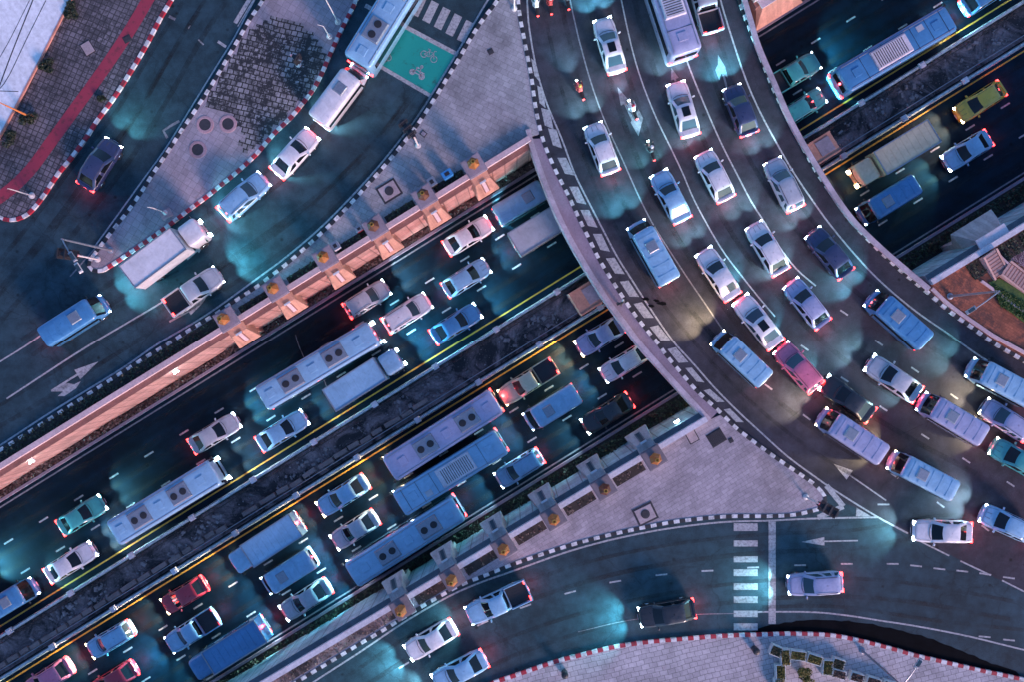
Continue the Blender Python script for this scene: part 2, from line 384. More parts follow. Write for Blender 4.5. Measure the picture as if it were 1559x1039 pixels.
bm_.poly(clipped(whole, lambda p: -13.0-vof(p)), .004); bm_.poly(clipped(whole, lambda p: vof(p)-Vs(uof(p))), .004)
structure(bm_.build('road', 'asphalt_bridge'))

# ------------------------------------------------------------------ pavements
def pave(name, pts, mat, z=.15, z0=-.05, step=.6):
    mb = MB(); mb.prism([Vector((p[0], p[1])) for p in pts], z0, z); return structure(mb.build(name, mat))
kerb_nw_r = [(830, -120), (790, -52), (756.5, 2.6), (735.7, 30), (715, 62), (699, 90), (681, 119.6), (665.5, 145), (647, 174), (629, 200), (606, 229), (574.5, 266), (559, 283), (535.6, 309), (512, 334), (489, 356), (463, 379.6), (437, 402), (411, 422), (390, 438), (364, 455), (325, 481), (286, 505), (262, 521), (221, 546), (182, 571), (130, 604.5), (78, 638), (26, 671), (0, 687), (-80, 738), (-300, 876)]
pw = px_path(kerb_nw_r, 0, .5)
ub = upx(803, 205)*S
coN = [UV(u, -13.02) for u in (ub+.0, -60, -75)]
north_plaza = [Vector((p.x, p.y)) for p in pw] + [Vector(UV(-75, -13.02)[:2]), Vector(UV(ub, -13.02)[:2])] + [Vector(P(x, y)[:2]) for x, y in [(800, 165), (797, 120), (790, 70)]] 
kl = px_path(kerb_bridge_l, 0, .4)
kN = [p for p in kl if vof(p) < -12.6]
# north plaza: from its kerb to the bridge kerb
north_plaza = [Vector((p.x, p.y)) for p in pw]+[Vector(UV(-75, -13.02)[:2]), Vector(UV(ub-.1, -13.02)[:2])]+[p for p in reversed(kN)]
pave('pavement', north_plaza, 'paving_upper')
# bridge sidewalk on the left
kM = [p for p in kl if vof(p) >= -12.6 and vof(p) < Vs(uof(p))+.2]
leo = [p for p in px_path(left_edge, 0, .4)]
pave('pavement', kM+[p for p in reversed(leo) if vof(p) > -13.3], 'sidewalk', .153)
# south plaza
kS = [p for p in kl if vof(p) >= Vs(uof(p))+.2]
kb = px_path(tip_south, 0, .3)+px_path(kerb_bottom, 0, .5)[1:]
usr = upx(1077, 643)*S
south = kS + [p for p in kb] + [Vector(UV(u, Vs(u)+.02)[:2]) for u in (-75, -50, -30, -10, usr)]
pave('pavement', south, 'paving_plaza')
# island between the two left roads
isl_l = [(470, -120), (420, -35), (400, 3), (382, 29), (369, 52), (351, 83), (333, 114), (317, 140), (294, 175), (273, 206), (255, 234), (234, 265), (221, 286), (197.5, 320), (179, 343), (161, 366.5), (143, 390)]
isl_tip = [(143, 390), (137, 400), (138, 408), (146, 412.5), (158.5, 411)]
isl_r = [(158.5, 411), (182, 396), (208, 378), (234, 360), (260, 341), (286, 321), (312, 301.6), (338, 281), (361, 262), (390, 235), (416, 205), (442, 180), (460, 158.5), (476, 138), (489, 114), (499, 91), (509.6, 67), (522.6, 40), (535.6, 15), (543, -2), (565, -60), (590, -130)]
isl = px_path(isl_l, 0, .5)+px_path(isl_tip, 0, .2)[1:]+px_path(isl_r, 0, .5)[1:]
pave('pavement', isl, 'paving_island')
worn = [(408, 27), (440, 30), (470, 48), (492, 78), (489, 108), (474, 138), (458, 158), (440, 178), (414, 202), (396, 222), (375, 235), (368, 215), (372, 200), (352, 172), (322, 166), (318, 150), (335, 118), (352, 90), (370, 60), (385, 42)]
def jag(pts, z, step=.55, amp=.28):
    out = []
    for p in smooth_path([P(x, y, z) for x, y in pts+[pts[0]]], step)[:-1]:
        out.append(Vector((round(p.x/.5)*.5+random.uniform(-.05, .05), round(p.y/.5)*.5)))
    q = [out[0]]
    for p in out[1:]:
        if (p-q[-1]).length > .3: q.append(Vector((p.x, q[-1].y))) if abs(p.x-q[-1].x) > .3 and abs(p.y-q[-1].y) > .3 else None; q.append(p)
    return q
def stair_edge(pts, q=.46, a=.25):
    rm, rb = Matrix.Rotation(a, 2), Matrix.Rotation(-a, 2); out = []
    for p in smooth_path([P(x, y) for x, y in pts+[pts[0]]], .3):
        v = rm @ p; v = Vector((round(v.x/q)*q, round(v.y/q)*q))
        if out and (v-out[-1]).length < .01: continue
        if out and abs(v.x-out[-1].x) > .01 and abs(v.y-out[-1].y) > .01: out.append(Vector((v.x, out[-1].y)))
        out.append(v)
    while (out[0]-out[-1]).length < .01: out.pop()
    return [rb @ v for v in out]
mb = MB(); mb.poly(stair_edge(worn), .156); structure(mb.build('paving_patch', 'paving_worn'))
# left plaza
left_k = [(330, -110), (285, -40), (260, 3), (244, 30), (229, 59), (218, 79), (205, 101), (187, 130), (169, 157), (148, 185), (130, 213), (109, 241), (88, 267), (67.6, 298), (52, 318), (39, 329), (21, 335), (5, 333), (-10, 325), (-60, 300), (-200, 230)]
lk = px_path(left_k, 0, .5)
fore = [(160, -90), (112, 0), (91, 41.6), (62, 99), (31, 158.5), (0, 216), (-120, 440)]
pave('pavement', lk+[Vector(P(-400, -200)[:2]), Vector(P(200, -400)[:2])], 'paving_left')
mb = MB(); band = [(260, -60), (232, -10), (200, 45), (160, 105), (120, 160), (80, 215), (45, 262), (8, 296), (-30, 320)]
ribbon(mb, px_path(band, 0, 1), .95, .158); structure(mb.build('paving_band', 'sidewalk_red'))
fp = [Vector(P(x, y)[:2]) for x, y in fore]+[Vector(P(-400, 300)[:2]), Vector(P(-400, -300)[:2])]
mb = MB(); mb.prism(fp, .0, .42, 0, 1)
structure(mb.build('forecourt', ['forecourt', 'trim_pink']))
mb = MB()
for pts, w_ in (([(52, -5), (20, 75), (-8, 150)], .09), ([(70, 0), (40, 60), (12, 118), (-5, 140)], .06), ([(45, 0), (15, 60), (-5, 95)], .05), ([(-5, 138), (28, 139)], .06)):
    ribbon(mb, px_path(pts, .42, .8), w_, .425)
structure(mb.build('forecourt_seam', 'cover_dark'))
mb = MB(); ribbon(mb, smooth_path([P(x, y) for x, y in fore], .6), .14, .445); structure(mb.build('forecourt_edging', 'trim_pink'))
# bottom right plaza
kbr = [(640, 1085), (740, 1044), (780, 1030), (806, 1021), (832, 1012), (858, 1004), (884, 997.7), (910, 991), (936, 985), (962, 981), (988, 977.5), (1040, 973), (1092, 969), (1131, 967), (1170, 966), (1198, 965), (1237, 965.5), (1276, 969), (1315, 977), (1354, 987), (1393, 998), (1419, 1004), (1458, 1013), (1497, 1022), (1536, 1030), (1600, 1046), (1750, 1090)]
kr = px_path(kbr, 0, .5)
pave('pavement', kr+[Vector(P(1750, 1500)[:2]), Vector(P(640, 1500)[:2])], 'paving_light')
# right bank plaza (brick coloured) beyond the bridge kerb
re_all = px_path(kerb_bridge_r, 0, .5)
reS = [p for p in re_all if vof(p) > Vs(uof(p))+.1]
u0 = upx(1418, 437)*S
pave('pavement', reS+[Vector(P(1950, 600)[:2]), Vector(UV(75, Vs(75)+.02)[:2]), Vector(UV(u0, Vs(u0)+.02)[:2])], 'paving_brick')
reN = [p for p in re_all if vof(p) < -13.1]
pave('pavement', reN+[Vector(UV(upx(1150, 8)*S, -13.02)[:2]), Vector(UV(75, -13.02)[:2]), Vector(P(1500, -400)[:2]), Vector(P(1104, -400)[:2])], 'paving_upper')

# ------------------------------------------------------------------ kerbs
def kerb(pts, other, blk=.46, side=1, z=.19, label=None, raw=None):
    path = smooth_path([P(x, y) for x, y in pts], blk)
    mb = MB(); sweep(mb, path, [(-.17, 0), (-.15, z), (.13, z), (.15, 0)], lambda i, k: i % 2)
    structure(mb.build('kerb', ['kerb_white', 'kerb_'+other]))
kerb(kerb_nw_r, 'black'); kerb(isl_l, 'black'); kerb(isl_tip, 'black', .4); kerb(isl_r, 'red', .42)
kerb(left_k, 'red', .52); kerb(kerb_bridge_l, 'black'); kerb(tip_south, 'black', .4); kerb(kerb_bottom, 'black'); kerb(kbr, 'red', .45); kerb(kerb_bridge_r, 'black', .44)

# ------------------------------------------------------------------ retaining walls
def wall_run(us, side, mats, name, label, full=True):
    """side -1: upper wall on line V=-13, side 1: lower wall on Vs(u). profile measured outward"""
    path = []
    for u in us:
        v = -13.05 if side < 0 else Vs(u)
        p = UV(u, v); path.append(Vector((p.x, p.y)))
    mb = MB(); s = side           # normals of path (direction +u) point to -V ; offset o moves toward -V
    top = .62
    if full: prof = [(0, -6.3), (0, top), (.42, top), (.42, .12), (.86, .12), (.86, -6.3)]
    else: prof = [(.02, -6.3), (.02, -1.32), (.86, -1.32), (.86, -6.3)]
    sgn = 1 if side > 0 else -1
    prof = [(o*sgn, z) for o, z in prof]
    if sgn < 0: prof = prof[::-1]
    mf = (lambda i, k: ([2, 1, 2, 3, 0, 0][k] if sgn > 0 else [0, 3, 2, 1, 2, 0][k])) if full else (lambda i, k: 0)
    sweep(mb, path, prof, mf)
    o = mb.build(name, mats); tag(o, label, 'wall'); return o
uN1 = upx(802, 205)*S; uN2 = upx(1148, 8)*S; uS1 = usr; uS2 = u0
rng = lambda a, b, n=12: [a+(b-a)*i/n for i in range(n+1)]
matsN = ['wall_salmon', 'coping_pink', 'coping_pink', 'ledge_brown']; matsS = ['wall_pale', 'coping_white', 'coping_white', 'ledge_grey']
wall_run(rng(-90, uN1), -1, matsN, 'retaining_wall', 'long salmon coloured retaining wall along upper edge of the underpass, left of the bridge')
wall_run(rng(uN2, 90), -1, matsN, 'retaining_wall', 'short salmon retaining wall end at top edge of picture, right of the bridge')
wall_run(rng(-90, uS1), 1, matsS, 'retaining_wall', 'long pale blue retaining wall along lower edge of the underpass, left of the bridge')
wall_run(rng(uS2, 90), 1, matsS, 'retaining_wall', 'pale blue retaining wall right of the bridge beside the brick plaza')
wall_run(rng(uN1, uN2, 3), -1, ['deck_conc'], 'abutment', 'plain concrete abutment wall under upper end of the bridge', False)
wall_run(rng(uS1, uS2, 3), 1, ['deck_conc'], 'abutment', 'plain concrete abutment wall under lower end of the bridge', False)

# bridge parapets
def parapet(pts, inner, label, mat, w_=.4, hgt=.36):
    path = [p for p in px_path(pts, .4, .5)]
    mb = MB(); a, b = (0, w_) if inner > 0 else (-w_, 0)
    sweep(mb, path, [(a, -1.2), (a, hgt), (b, hgt), (b, -1.2)]); o = mb.build('parapet', mat, bevel=.012)
    tag(o, label, 'parapet'); return o
parapet(left_edge, 1, 'low white speckled parapet along the left edge of the curved bridge', 'parapet_mauve')
parapet(right_edge, -1, 'low pinkish parapet along the right edge of the curved bridge', 'parapet_mauve', .42)
par2 = [(1418, 441), (1440, 462), (1466, 482), (1492, 500), (1516, 516), (1565, 543), (1648, 588)]
parapet(par2, 1, 'low pink stone edging between bridge road kerb and the brick plaza', 'coping_pink', .28, .35)

# ------------------------------------------------------------------ median, planting strips, barriers in the underpass
def strip(name, v0, v1, z, mat, zb=LOW, us=(-120, 120), kind='structure'):
    mb = MB(); pts = [UV(us[0], v0), UV(us[1], v0), UV(us[1], v1), UV(us[0], v1)]
    mb.prism([Vector(p[:2]) for p in pts], zb, z); o = mb.build(name, mat); o['kind'] = kind; return o
strip('median', vlow(829), vlow(874), LOW+.35, 'median_bed')
strip('planting_bed', -12.25, vlow(647), LOW+.3, 'soil')
strip('planting_bed', vlow(1055), 12.9, LOW+.3, 'soil')
mb = MB()
for a, b in ((647, 651), (1051, 1055)):
    pts = [UV(-120, vlow(a)), UV(120, vlow(a)), UV(120, vlow(b)), UV(-120, vlow(b))]; mb.prism([Vector(p[:2]) for p in pts], LOW, LOW+.36)
structure(mb.build('kerb', 'sidewalk'))
def barrier(vp, label, u_off):
    root = empty('crash_barrier', UV(0, vlow(vp), LOW)); tag(root, label, 'barrier')
    mb = MB(); y = 0
    p0, p1 = Vector(UV(-100, 0)[:2]), Vector(UV(100, 0)[:2])
    sweep(mb, [p0, p1], [(-.2, 0), (-.13, .3), (-.09, .85), (.09, .85), (.13, .3), (.2, 0)]); mb.build('wall', 'barrier_white', root, bevel=.01)
    n = 0; u = -49+u_off
    while u < 47:
        m2 = MB(); m2.box((0, 0, .95), (.5, .5, .3)); m2.box((0, 0, 1.12), (.3, .3, .08), mi=0)
        o = m2.build('post_cap', 'coping_white', root, bevel=.02); q = UV(u, 0); o.location = (q.x, q.y, 0); o.rotation_euler[2] = ANG
        u += 6.05
    return root
barrier(825, 'upper white barrier of the underpass median, with square post caps', 0)
barrier(879, 'lower white barrier of the underpass median, with square post caps', 2.4)
for vp, lb in ((834, 'thin dark handrail along upper side of the median bed'), (868, 'thin pale handrail along lower side of the median bed')):
    root = empty('handrail', UV(0, vlow(vp), LOW+.35)); tag(root, lb, 'handrail')
    mb = MB(); mb.tube([UV(-60, 0, .55), UV(60, 0, .55)], .035, 6); mb.build('rail', 'pole_grey' if vp > 850 else 'trim_black', root)
    u = -52
    while u < 52:
        mb = MB(); mb.tube([UV(u, 0, 0), UV(u, 0, .55)], .03, 6); mb.build('post', 'pole_grey' if vp > 850 else 'trim_black', root); u += 2.6
# stone blocks on the median
u = -52; stones = []
while u < upx(640, 640)*KL:
    L = random.uniform(.8, 1.6)
    if random.random() < .86:
        mb = MB(); mb.box((0, 0, .16), (L, .42, .32), taper=(.94, .9)); o = mb.build('stone_block', 'stone', bevel=.04)
        o.location = UV(u+L/2, vlow(862)+random.uniform(-.08, .08), LOW+.35); o.rotation_euler[2] = ANG+random.uniform(-.05, .05)
        tag(o, 'weathered pinkish stone block in the row along the underpass median', 'stone block', 'stone blocks along the median')
    u += L+random.uniform(.06, .3)
# litter, debris as stuff
def scatter_stuff(name, n, fn, size, mat, label, cat='debris'):
    mb = MB()
    for _ in range(n):
        c = fn(); s_ = random.uniform(.4, 1)*size; q = Matrix.Rotation(random.uniform(0, 6.3), 3, Vector((random.random()-.5, random.random()-.5, random.random()+.1)).normalized())
        mb.face([Vector(c)+q @ Vector(p)*s_ for p in ((-1, -.6, 0), (1, -.5, .1), (.9, .6, 0), (-.8, .7, .1))])
    o = mb.build(name, mat); o['kind'] = 'stuff'; o['label'] = label; o['category'] = cat; return o
def rnd_strip(v0, v1, z0, z1, a=-55, b=55):
    def f():
        u = random.uniform(a, b); k = .5+.5*math.sin(u*.9)+.3*math.sin(u*2.7+1)
        return UV(u, random.uniform(v0, v1), z0+(z1-z0)*random.random()*max(.15, min(1, k)))
    return f
scatter_stuff('ground_cover', 9000, rnd_strip(-12.1, vlow(646), LOW+.3, LOW+1.0), .13, 'leaf_dry', 'dark dry planting at foot of the salmon wall', 'ground cover')
scatter_stuff('ground_cover', 8000, rnd_strip(vlow(1057), 12.6, LOW+.3, LOW+1.0), .13, 'leaf_dark', 'dark planting at foot of the pale blue wall', 'ground cover')
scatter_stuff('dead_leaves', 2600, rnd_strip(vlow(829), vlow(836), LOW+.36, LOW+.5), .08, 'leaf_dry', 'reddish dead leaves along upper side of the median', 'leaves')
scatter_stuff('gravel', 1500, rnd_strip(vlow(834), vlow(873), LOW+.36, LOW+.42), .05, 'stone', 'pale gravel and litter on the median bed', 'gravel')

def rubble(n):
    mb = MB()
    for _ in range(n):
        u = random.choice((-1, 1))*random.uniform(0, 50); v = random.uniform(vlow(836), vlow(866)); s0 = random.choice((.05, .08, .12, .22))*random.uniform(.6, 1.3)
        if math.sin(u*.55)+math.sin(u*1.7+2) < random.uniform(-1.2, 1.2): continue
        mb.box(UV(u, v, LOW+.35+s0*.2), (s0*2, s0*random.uniform(.8, 1.8), s0), random.uniform(0, 3), taper=(random.uniform(.4, .8), random.uniform(.4, .8)))
    o = mb.build('rubble', 'rubble_pale'); o['kind'] = 'stuff'; o['label'] = 'pale broken rubble strewn over the median bed'; o['category'] = 'rubble'
concrete('rubble_pale', (.26, .22, .23), var=.5)
rubble(1500)
# pier blocks either side of the bridge
def pier(px, py, label, W_, L_):
    root = empty('pier_block', P(px, py, LOW+2.4)-Vector((0, 0, 2.05)), ANG); tag(root, label, 'block')
    mb = MB(); mb.box((0, 0, 1.0), (L_, W_, 2.0)); mb.build('block', 'pier_block', root, bevel=.04)
    mb = MB(); mb.box((L_*.12, .05, 2.03), (L_*.5, W_*.66, .06)); mb.build('top_plate', 'plate_grey', root, bevel=.01)
    mb = MB(); mb.box((0, -W_*.46, 2.04), (L_, .12, .08)); mb.box((0, W_*.46, 2.04), (L_, .12, .08)); mb.build('rim', 'pier_block', root)
pier(898, 450, 'salmon concrete block with grey top plate against left side of the bridge', 2.15, 2.9)
pier(1252, 226, 'salmon concrete block with grey top plate against right side of the bridge', 1.95, 2.6)

# ------------------------------------------------------------------ pedestals with lantern ornaments and buttresses
def lantern_unit(px, py, side, dark, label_p, label_l):
    uu = upx(px, py)*S
    out = -1 if side < 0 else 1                       # local -y points into the pit when rotated
    v = -13.05 if side < 0 else Vs(uu)
    base = UV(uu, v, 0); rz = ANG if side < 0 else ANG+math.pi
    # local frame: +x along wall, +y = away from the pit
    root = empty('pedestal', base, rz); tag(root, label_p, 'pedestal', 'pedestals along the underpass walls')
    mb = MB(); mb.box((0, .12, .62), (1.2, 1.2, 1.24)); mb.build('shaft', 'coping_pink' if side < 0 else 'coping_white', root, bevel=.03)
    mb = MB(); mb.box((0, .12, 1.31), (1.62, 1.62, .14)); mb.box((0, .12, 1.42), (1.45, 1.45, .08)); mb.build('cap', 'cap_grey' if side < 0 else 'cap_dark', root, bevel=.02)
    mat = 'buttress_orange' if side < 0 else 'buttress_grey'
    mb = MB()                                           # flared buttress leaning out into the pit
    a, b_ = .74, 1.35
    top = [(-a, -.86, .35), (a, -.86, .35), (a, -1.0, .35), (-a, -1.0, .35)]
    rings = [[(-a, -.45, .35), (a, -.45, .35), (a*.9, -1.15, .25), (-a*.9, -1.15, .25)],
             [(-a*1.25, -.8, -1.2), (a*1.25, -.8, -1.2), (a*1.35, -2.0, -1.2), (-a*1.35, -2.0, -1.2)],
             [(-a*1.25, -.8, -1.5), (a*1.25, -.8, -1.5), (a*1.35, -2.0, -1.5), (-a*1.35, -2.0, -1.5)],
             [(-a*.7, -.8, -3.2), (a*.7, -.8, -3.2), (a*.7, -1.2, -3.2), (-a*.7, -1.2, -3.2)],
             [(-a*.7, -.8, -6), (a*.7, -.8, -6), (a*.7, -1.2, -6), (-a*.7, -1.2, -6)]]
    mb.loft([list(reversed(r)) for r in rings]); mb.build('buttress', mat, root, bevel=.03)
    # slot recess frame and lamp on the sloping face
    def sl(y, off): k = (-y-1.15)/.85; return .25-k*1.45+off
    mb = MB()
    for x in (-.2, .2): mb.loft([[(x-.05, -1.2, sl(-1.2, 0)), (x+.05, -1.2, sl(-1.2, 0)), (x+.05, -1.2, sl(-1.2, .09)), (x-.05, -1.2, sl(-1.2, .09))], [(x-.05, -1.85, sl(-1.85, 0)), (x+.05, -1.85, sl(-1.85, 0)), (x+.05, -1.85, sl(-1.85, .09)), (x-.05, -1.85, sl(-1.85, .09))]])
    mb.build('slot_frame', 'ledge_brown' if side < 0 else 'ledge_grey', root)
    mb = MB(); mb.face([(-.15, -1.22, sl(-1.22, .012)), (-.15, -1.83, sl(-1.83, .012)), (.15, -1.83, sl(-1.83, .012)), (.15, -1.22, sl(-1.22, .012))]); mb.build('slot', 'glass_blue' if side > 0 else 'coping_pink', root)
    mb = MB(); mb.box((0, -1.16, .36), (.55, .16, .1)); mb.build('floodlight', 'lamp_off', root, bevel=.02)
    # ornament standing on the pedestal
    r2 = empty('lantern', base+Vector((0, 0, 1.46))+(Matrix.Rotation(rz, 3, 'Z') @ Vector((0, .12, 0))), rz+R(15)); tag(r2, label_l, 'lantern', 'orange lanterns on the pedestals')
    mb = MB(); mb.lathe((0, 0, 0), [(.30, 0), (.34, .08), (.26, .16), (.30, .28), (.44, .55), (.46, .75), (.38, .86)], 6); mb.build('body', 'lantern_dark' if dark else 'lantern_orange', r2)
    mb = MB(); mb.lathe((0, 0, 0), [(.50, .84), (.47, .92), (.30, 1.15), (.17, 1.45), (.12, 1.6)], 6); mb.build('roof', 'lantern_dark' if dark else 'lantern_orange', r2)
    mb = MB(); mb.lathe((0, 0, 0), [(.05, 1.58), (.15, 1.64), (.17, 1.7), (.15, 1.76), (.09, 1.76), (.09, 1.66)], 14, cap=False); mb.build('finial', 'gold', r2)
ordn = ['first', 'second', 'third', 'fourth', 'fifth', 'sixth', 'seventh', 'eighth', 'ninth', 'tenth', 'eleventh', 'twelfth', 'thirteenth', 'fourteenth']
N_ = [(720, 253), (646, 299), (573, 346), (499, 393), (424, 438), (351, 484)]
S_ = [(992, 695), (917, 740), (842, 785), (768, 830), (692, 877), (617, 922)]
for i, (x, y) in enumerate(N_): lantern_unit(x, y, -1, i in (1, 2), f'grey capped pedestal with orange buttress on the salmon wall, {ordn[i]} from the bridge', f'orange six sided lantern on the salmon wall, {ordn[i]} from the bridge')
for i, (x, y) in enumerate(S_): lantern_unit(x, y, 1, i == 1, f'grey capped pedestal with grey buttress on the pale blue wall, {ordn[i]} from the bridge', f'{"dark brown" if i == 1 else "orange"} six sided lantern on the pale blue wall, {ordn[i]} from the bridge')

# planter strips behind the copings (soil and weeds between pedestals)
def soil_strip(u0_, u1_, side, label, w0=.1, w1=.75, dens=160, leaf='leaf_dark', soil='soil'):
    mb = MB(); f = (lambda u: -13.05) if side < 0 else Vs
    pts = [UV(u0_, f(u0_)+side*w0), UV(u1_, f(u1_)+side*w0), UV(u1_, f(u1_)+side*w1), UV(u0_, f(u0_)+side*w1)]
    mb.prism([Vector(p[:2]) for p in pts], .0, .17)
    nf = len(mb.f)
    for _ in range(int(dens*abs(u1_-u0_)/3)):
        u = random.uniform(u0_, u1_); u = u0_+(u1_-u0_)*min(1, max(0, (u-u0_)/(u1_-u0_)+.06*math.sin(u*7)))
        c = UV(u, f(u)+side*random.uniform(w0, w1), .17+abs(random.gauss(0, .12))); s_ = random.uniform(.04, .11)
        q = Matrix.Rotation(random.uniform(0, 6.3), 3, Vector((random.random()-.5, random.random()-.5, .6)).normalized())
        mb.face([Vector(c)+q @ Vector(p)*s_ for p in ((-1, -.5, 0), (1, -.5, .1), (.9, .5, 0), (-.8, .5, .1))], 1)
    o = mb.build('planter_bed', [soil, leaf]); tag(o, label, 'planter bed'); o['group'] = 'soil beds beside the underpass walls'
for i in range(5):
    a, b = upx(*N_[i+1])*S, upx(*N_[i])*S
    soil_strip(a+.95, b-.95, -1, f'weedy soil bed behind the salmon wall, {ordn[i]} from the bridge', .05, .62)
    a, b = upx(*S_[i+1])*S, upx(*S_[i])*S
    soil_strip(a+.95, b-.95, 1, f'bare brown soil bed behind the pale blue wall, {ordn[i]} from the bridge', .05, .85, 60, 'leaf_dry')
soil_strip(-60, upx(*S_[5])*S-1, 1, 'long narrow soil bed behind the pale blue wall in the lower left', .05, .8, 60, 'leaf_dry', 'median_bed')
soil_strip(-60, upx(*N_[5])*S-1, -1, 'long grassy strip between salmon wall and black and white kerb', .05, .95, 200)

# wall lamps (lit)
def wall_lamp(px, py, side, label):
    uu = upx(px, py)*S; v = -12.2 if side < 0 else Vs(uu)-.86
    root = empty('wall_lamp', UV(uu, v, -.6), ANG if side < 0 else ANG+math.pi); tag(root, label, 'wall lamp', 'small lit lamps on the underpass walls')
    mb = MB(); mb.box((0, -.12, .06), (.5, .24, .16)); mb.build('housing', 'coping_white', root, bevel=.02)
    mb = MB(); mb.box((0, -.25, .10), (.46, .06, .09)); mb.box((0, -.17, .145), (.40, .12, .012)); mb.build('lens', 'lamp_glow', root)
    l = bpy.data.lights.new('lamp_light', 'POINT'); l.energy = 14; l.color = (.6, .9, 1); l.shadow_soft_size = .15
    lo = bpy.data.objects.new('lamp_light', l); C.objects.link(lo); lo.parent = root; lo.location = (0, -.6, .1)
wall_lamp(1030, 640, 1, 'small lit lamp on the pale blue wall close to the bridge corner')
wall_lamp(258, 557, -1, 'small lit lamp on the salmon wall left of the pedestals')
wall_lamp(38, 697, -1, 'small lit lamp on the salmon wall near the left picture edge')

# ------------------------------------------------------------------ road markings
def markings(): 
    mb = MB(); Z = .009; cnt_ = [0]
    _poly = mb.poly
    def stag(pts, z, mi=0): cnt_[0] += 1; _poly(pts, z+.0004*(cnt_[0] % 11), mi)
    mb.poly = stag
    def line(pts, w_, mi=0, z=Z, kz=0): cnt_[0] += 1; ribbon(mb, smooth_path([P(x, y, kz) for x, y in pts], .7), w_, z+.0004*(cnt_[0] % 11), mi)
    def dash(x, y, dx, dy, L=14, w_=.13, mi=0):
        n = math.hypot(dx, dy); dx, dy = dx/n*L/2, dy/n*L/2; line([(x-dx, y-dy), (x+dx, y+dy)], w_, mi)
    # bridge
    line([(800, -60), (803, 10), (806, 44), (816, 101), (832, 156), (855, 210.5), (874, 262), (892, 299), (910, 334), (925.5, 364), (941, 393), (962, 426), (985, 462), (1009, 498), (1028, 524), (1055.5, 554), (1087, 590), (1123, 626.6), (1157, 658), (1198, 695), (1237, 724), (1273, 749), (1336, 788), (1382, 813)], .13)
    line([(858, -60), (868, 0), (878.8, 49), (882.7, 65), (899.6, 125), (920, 182), (946, 239), (957, 264), (975, 304), (995.7, 344), (1021.7, 385), (1050, 428), (1076, 466), (1100, 502)], .11, 1)
    line([(935, -60), (946, 0), (962, 73), (977.5, 125), (998, 177), (1021.7, 226), (1040, 265), (1055.5, 301.6), (1079, 346), (1102, 384), (1126, 416), (1157, 455), (1180, 482)], .11)
    line([(998, -60), (1014, 0), (1034.7, 60), (1050, 104), (1071, 156), (1097, 215.7), (1122, 265), (1144, 307), (1165, 340), (1188, 378), (1213, 410), (1242, 435)], .12)
    line([(1082, -60), (1097, 0), (1115, 60), (1136, 122), (1157, 170), (1182, 217), (1208, 262), (1237, 305), (1263, 341), (1302, 388), (1341, 429), (1393, 473), (1445, 509.5), (1497, 546), (1557, 580), (1640, 618)], .13)
    for x, y in [(1130, 545), (1170, 590), (1228, 636), (1291.6, 678.5), (1361.7, 725), (1432, 769.5), (1500, 805)]: dash(x, y, 62, 46)
    for x, y in [(1225, 530), (1286, 578.5), (1345, 622.7), (1408.5, 665.5), (1471, 702), (1538.5, 738)]: dash(x, y, 62, 41)
    for x, y in [(1285, 476), (1338, 522.5), (1393, 564), (1452.7, 604.5), (1512.5, 641)]: dash(x, y, 60, 41)
    for (x, y) in [(814, 104), (824, 145.6), (833, 179), (844.5, 209), (861, 252), (879, 296), (896, 331.5), (915, 368), (936, 404), (957.5, 439), (979, 472), (1004, 507), (1031, 541), (1057, 571), (1086, 603), (1116, 633)]:
        kk = px_path(kerb_bridge_l, 0, .4); c = P(x, y); j = min(range(1, len(kk)-1), key=lambda i: (kk[i]-c.xy).length)
        t = (kk[j+1]-kk[j-1]).normalized(); n = Vector((-t.y, t.x)); n = n if (c.xy-kk[j]).dot(n) > 0 else -n
        wd = .62 if 170 < y < 560 else (.42 if y > 560 or y > 130 else .25); hl = .85
        q = [c.xy+t*hl+n*wd/2+t*.15, c.xy+t*hl-n*wd/2-t*.15-t*.15, c.xy-t*hl-n*wd/2-t*.0, c.xy-t*hl+n*wd/2+t*.3]
        mb.poly(q, Z, 0)
    # bottom road
    line([(455, 1055), (481, 1037), (546, 995), (624, 943), (702, 900), (787.7, 868), (884, 835), (988, 810.6), (1092, 796.5), (1170, 793.7), (1237, 790.5), (1336, 788.5)], .14)
    for a, b in ((797.6, 809.3), (823.6, 833), (847.8, 857), (867.8, 878), (889, 899), (909, 919), (930.7, 940.5), (950, 960.8)):
        mb.poly([Vector(P(x, y)[:2]) for x, y in ((1117, b), (1153.5, b), (1153.5, a), (1117, a))], Z, 0)
    mb.poly([Vector(P(x, y)[:2]) for x, y in ((1170, 951), (1181, 951), (1181, 795), (1170, 795))], Z, 0)
    for x, y, dx, dy in [(1218, 861.5, 1, 0), (1289, 859.5, 1, 0), (1359, 859.5, 1, 0), (1394.5, 862.5, 35, 4), (1430, 867, 35, 4), (1465, 870.5, 35, 4), (1500, 875, 35, 5), (1536, 880.6, 35, 5), (1146.5, 865, 1, -.03), (1077, 870, 66, -3), (1007, 876, 70, -6), (936.7, 886.5, 70, -12), (868, 903, 68, -18), (800, 924, 66, -24), (735, 950, 62, -28), (672, 980, 60, -32), (615, 1014, 60, -36), (1345, 769, 1, 0), (1499, 970.5, 8, .6), (1536, 975.5, 8, .8), (1407, 792, 8, 0)]: dash(x, y, dx, dy, 18)
    line([(1336, 788), (1382.5, 813)], .12); line([(1400.7, 825), (1445, 847)], .12); line([(1462, 855), (1508.6, 877)], .12); line([(1525.5, 884.7), (1600, 922)], .12)
    line([(1120, 935), (1159, 932.7), (1237, 933), (1289, 938), (1341, 946), (1393, 954), (1471, 969), (1557, 990), (1650, 1012)], .13)
    line([(880, 963), (960, 945), (1050, 937), (1120, 935)], .07, 1)
    for a, b in ((((1258, 740), (1284, 772)), 0), (((1284, 772), (1245, 789)), 0)): line(a, .42)
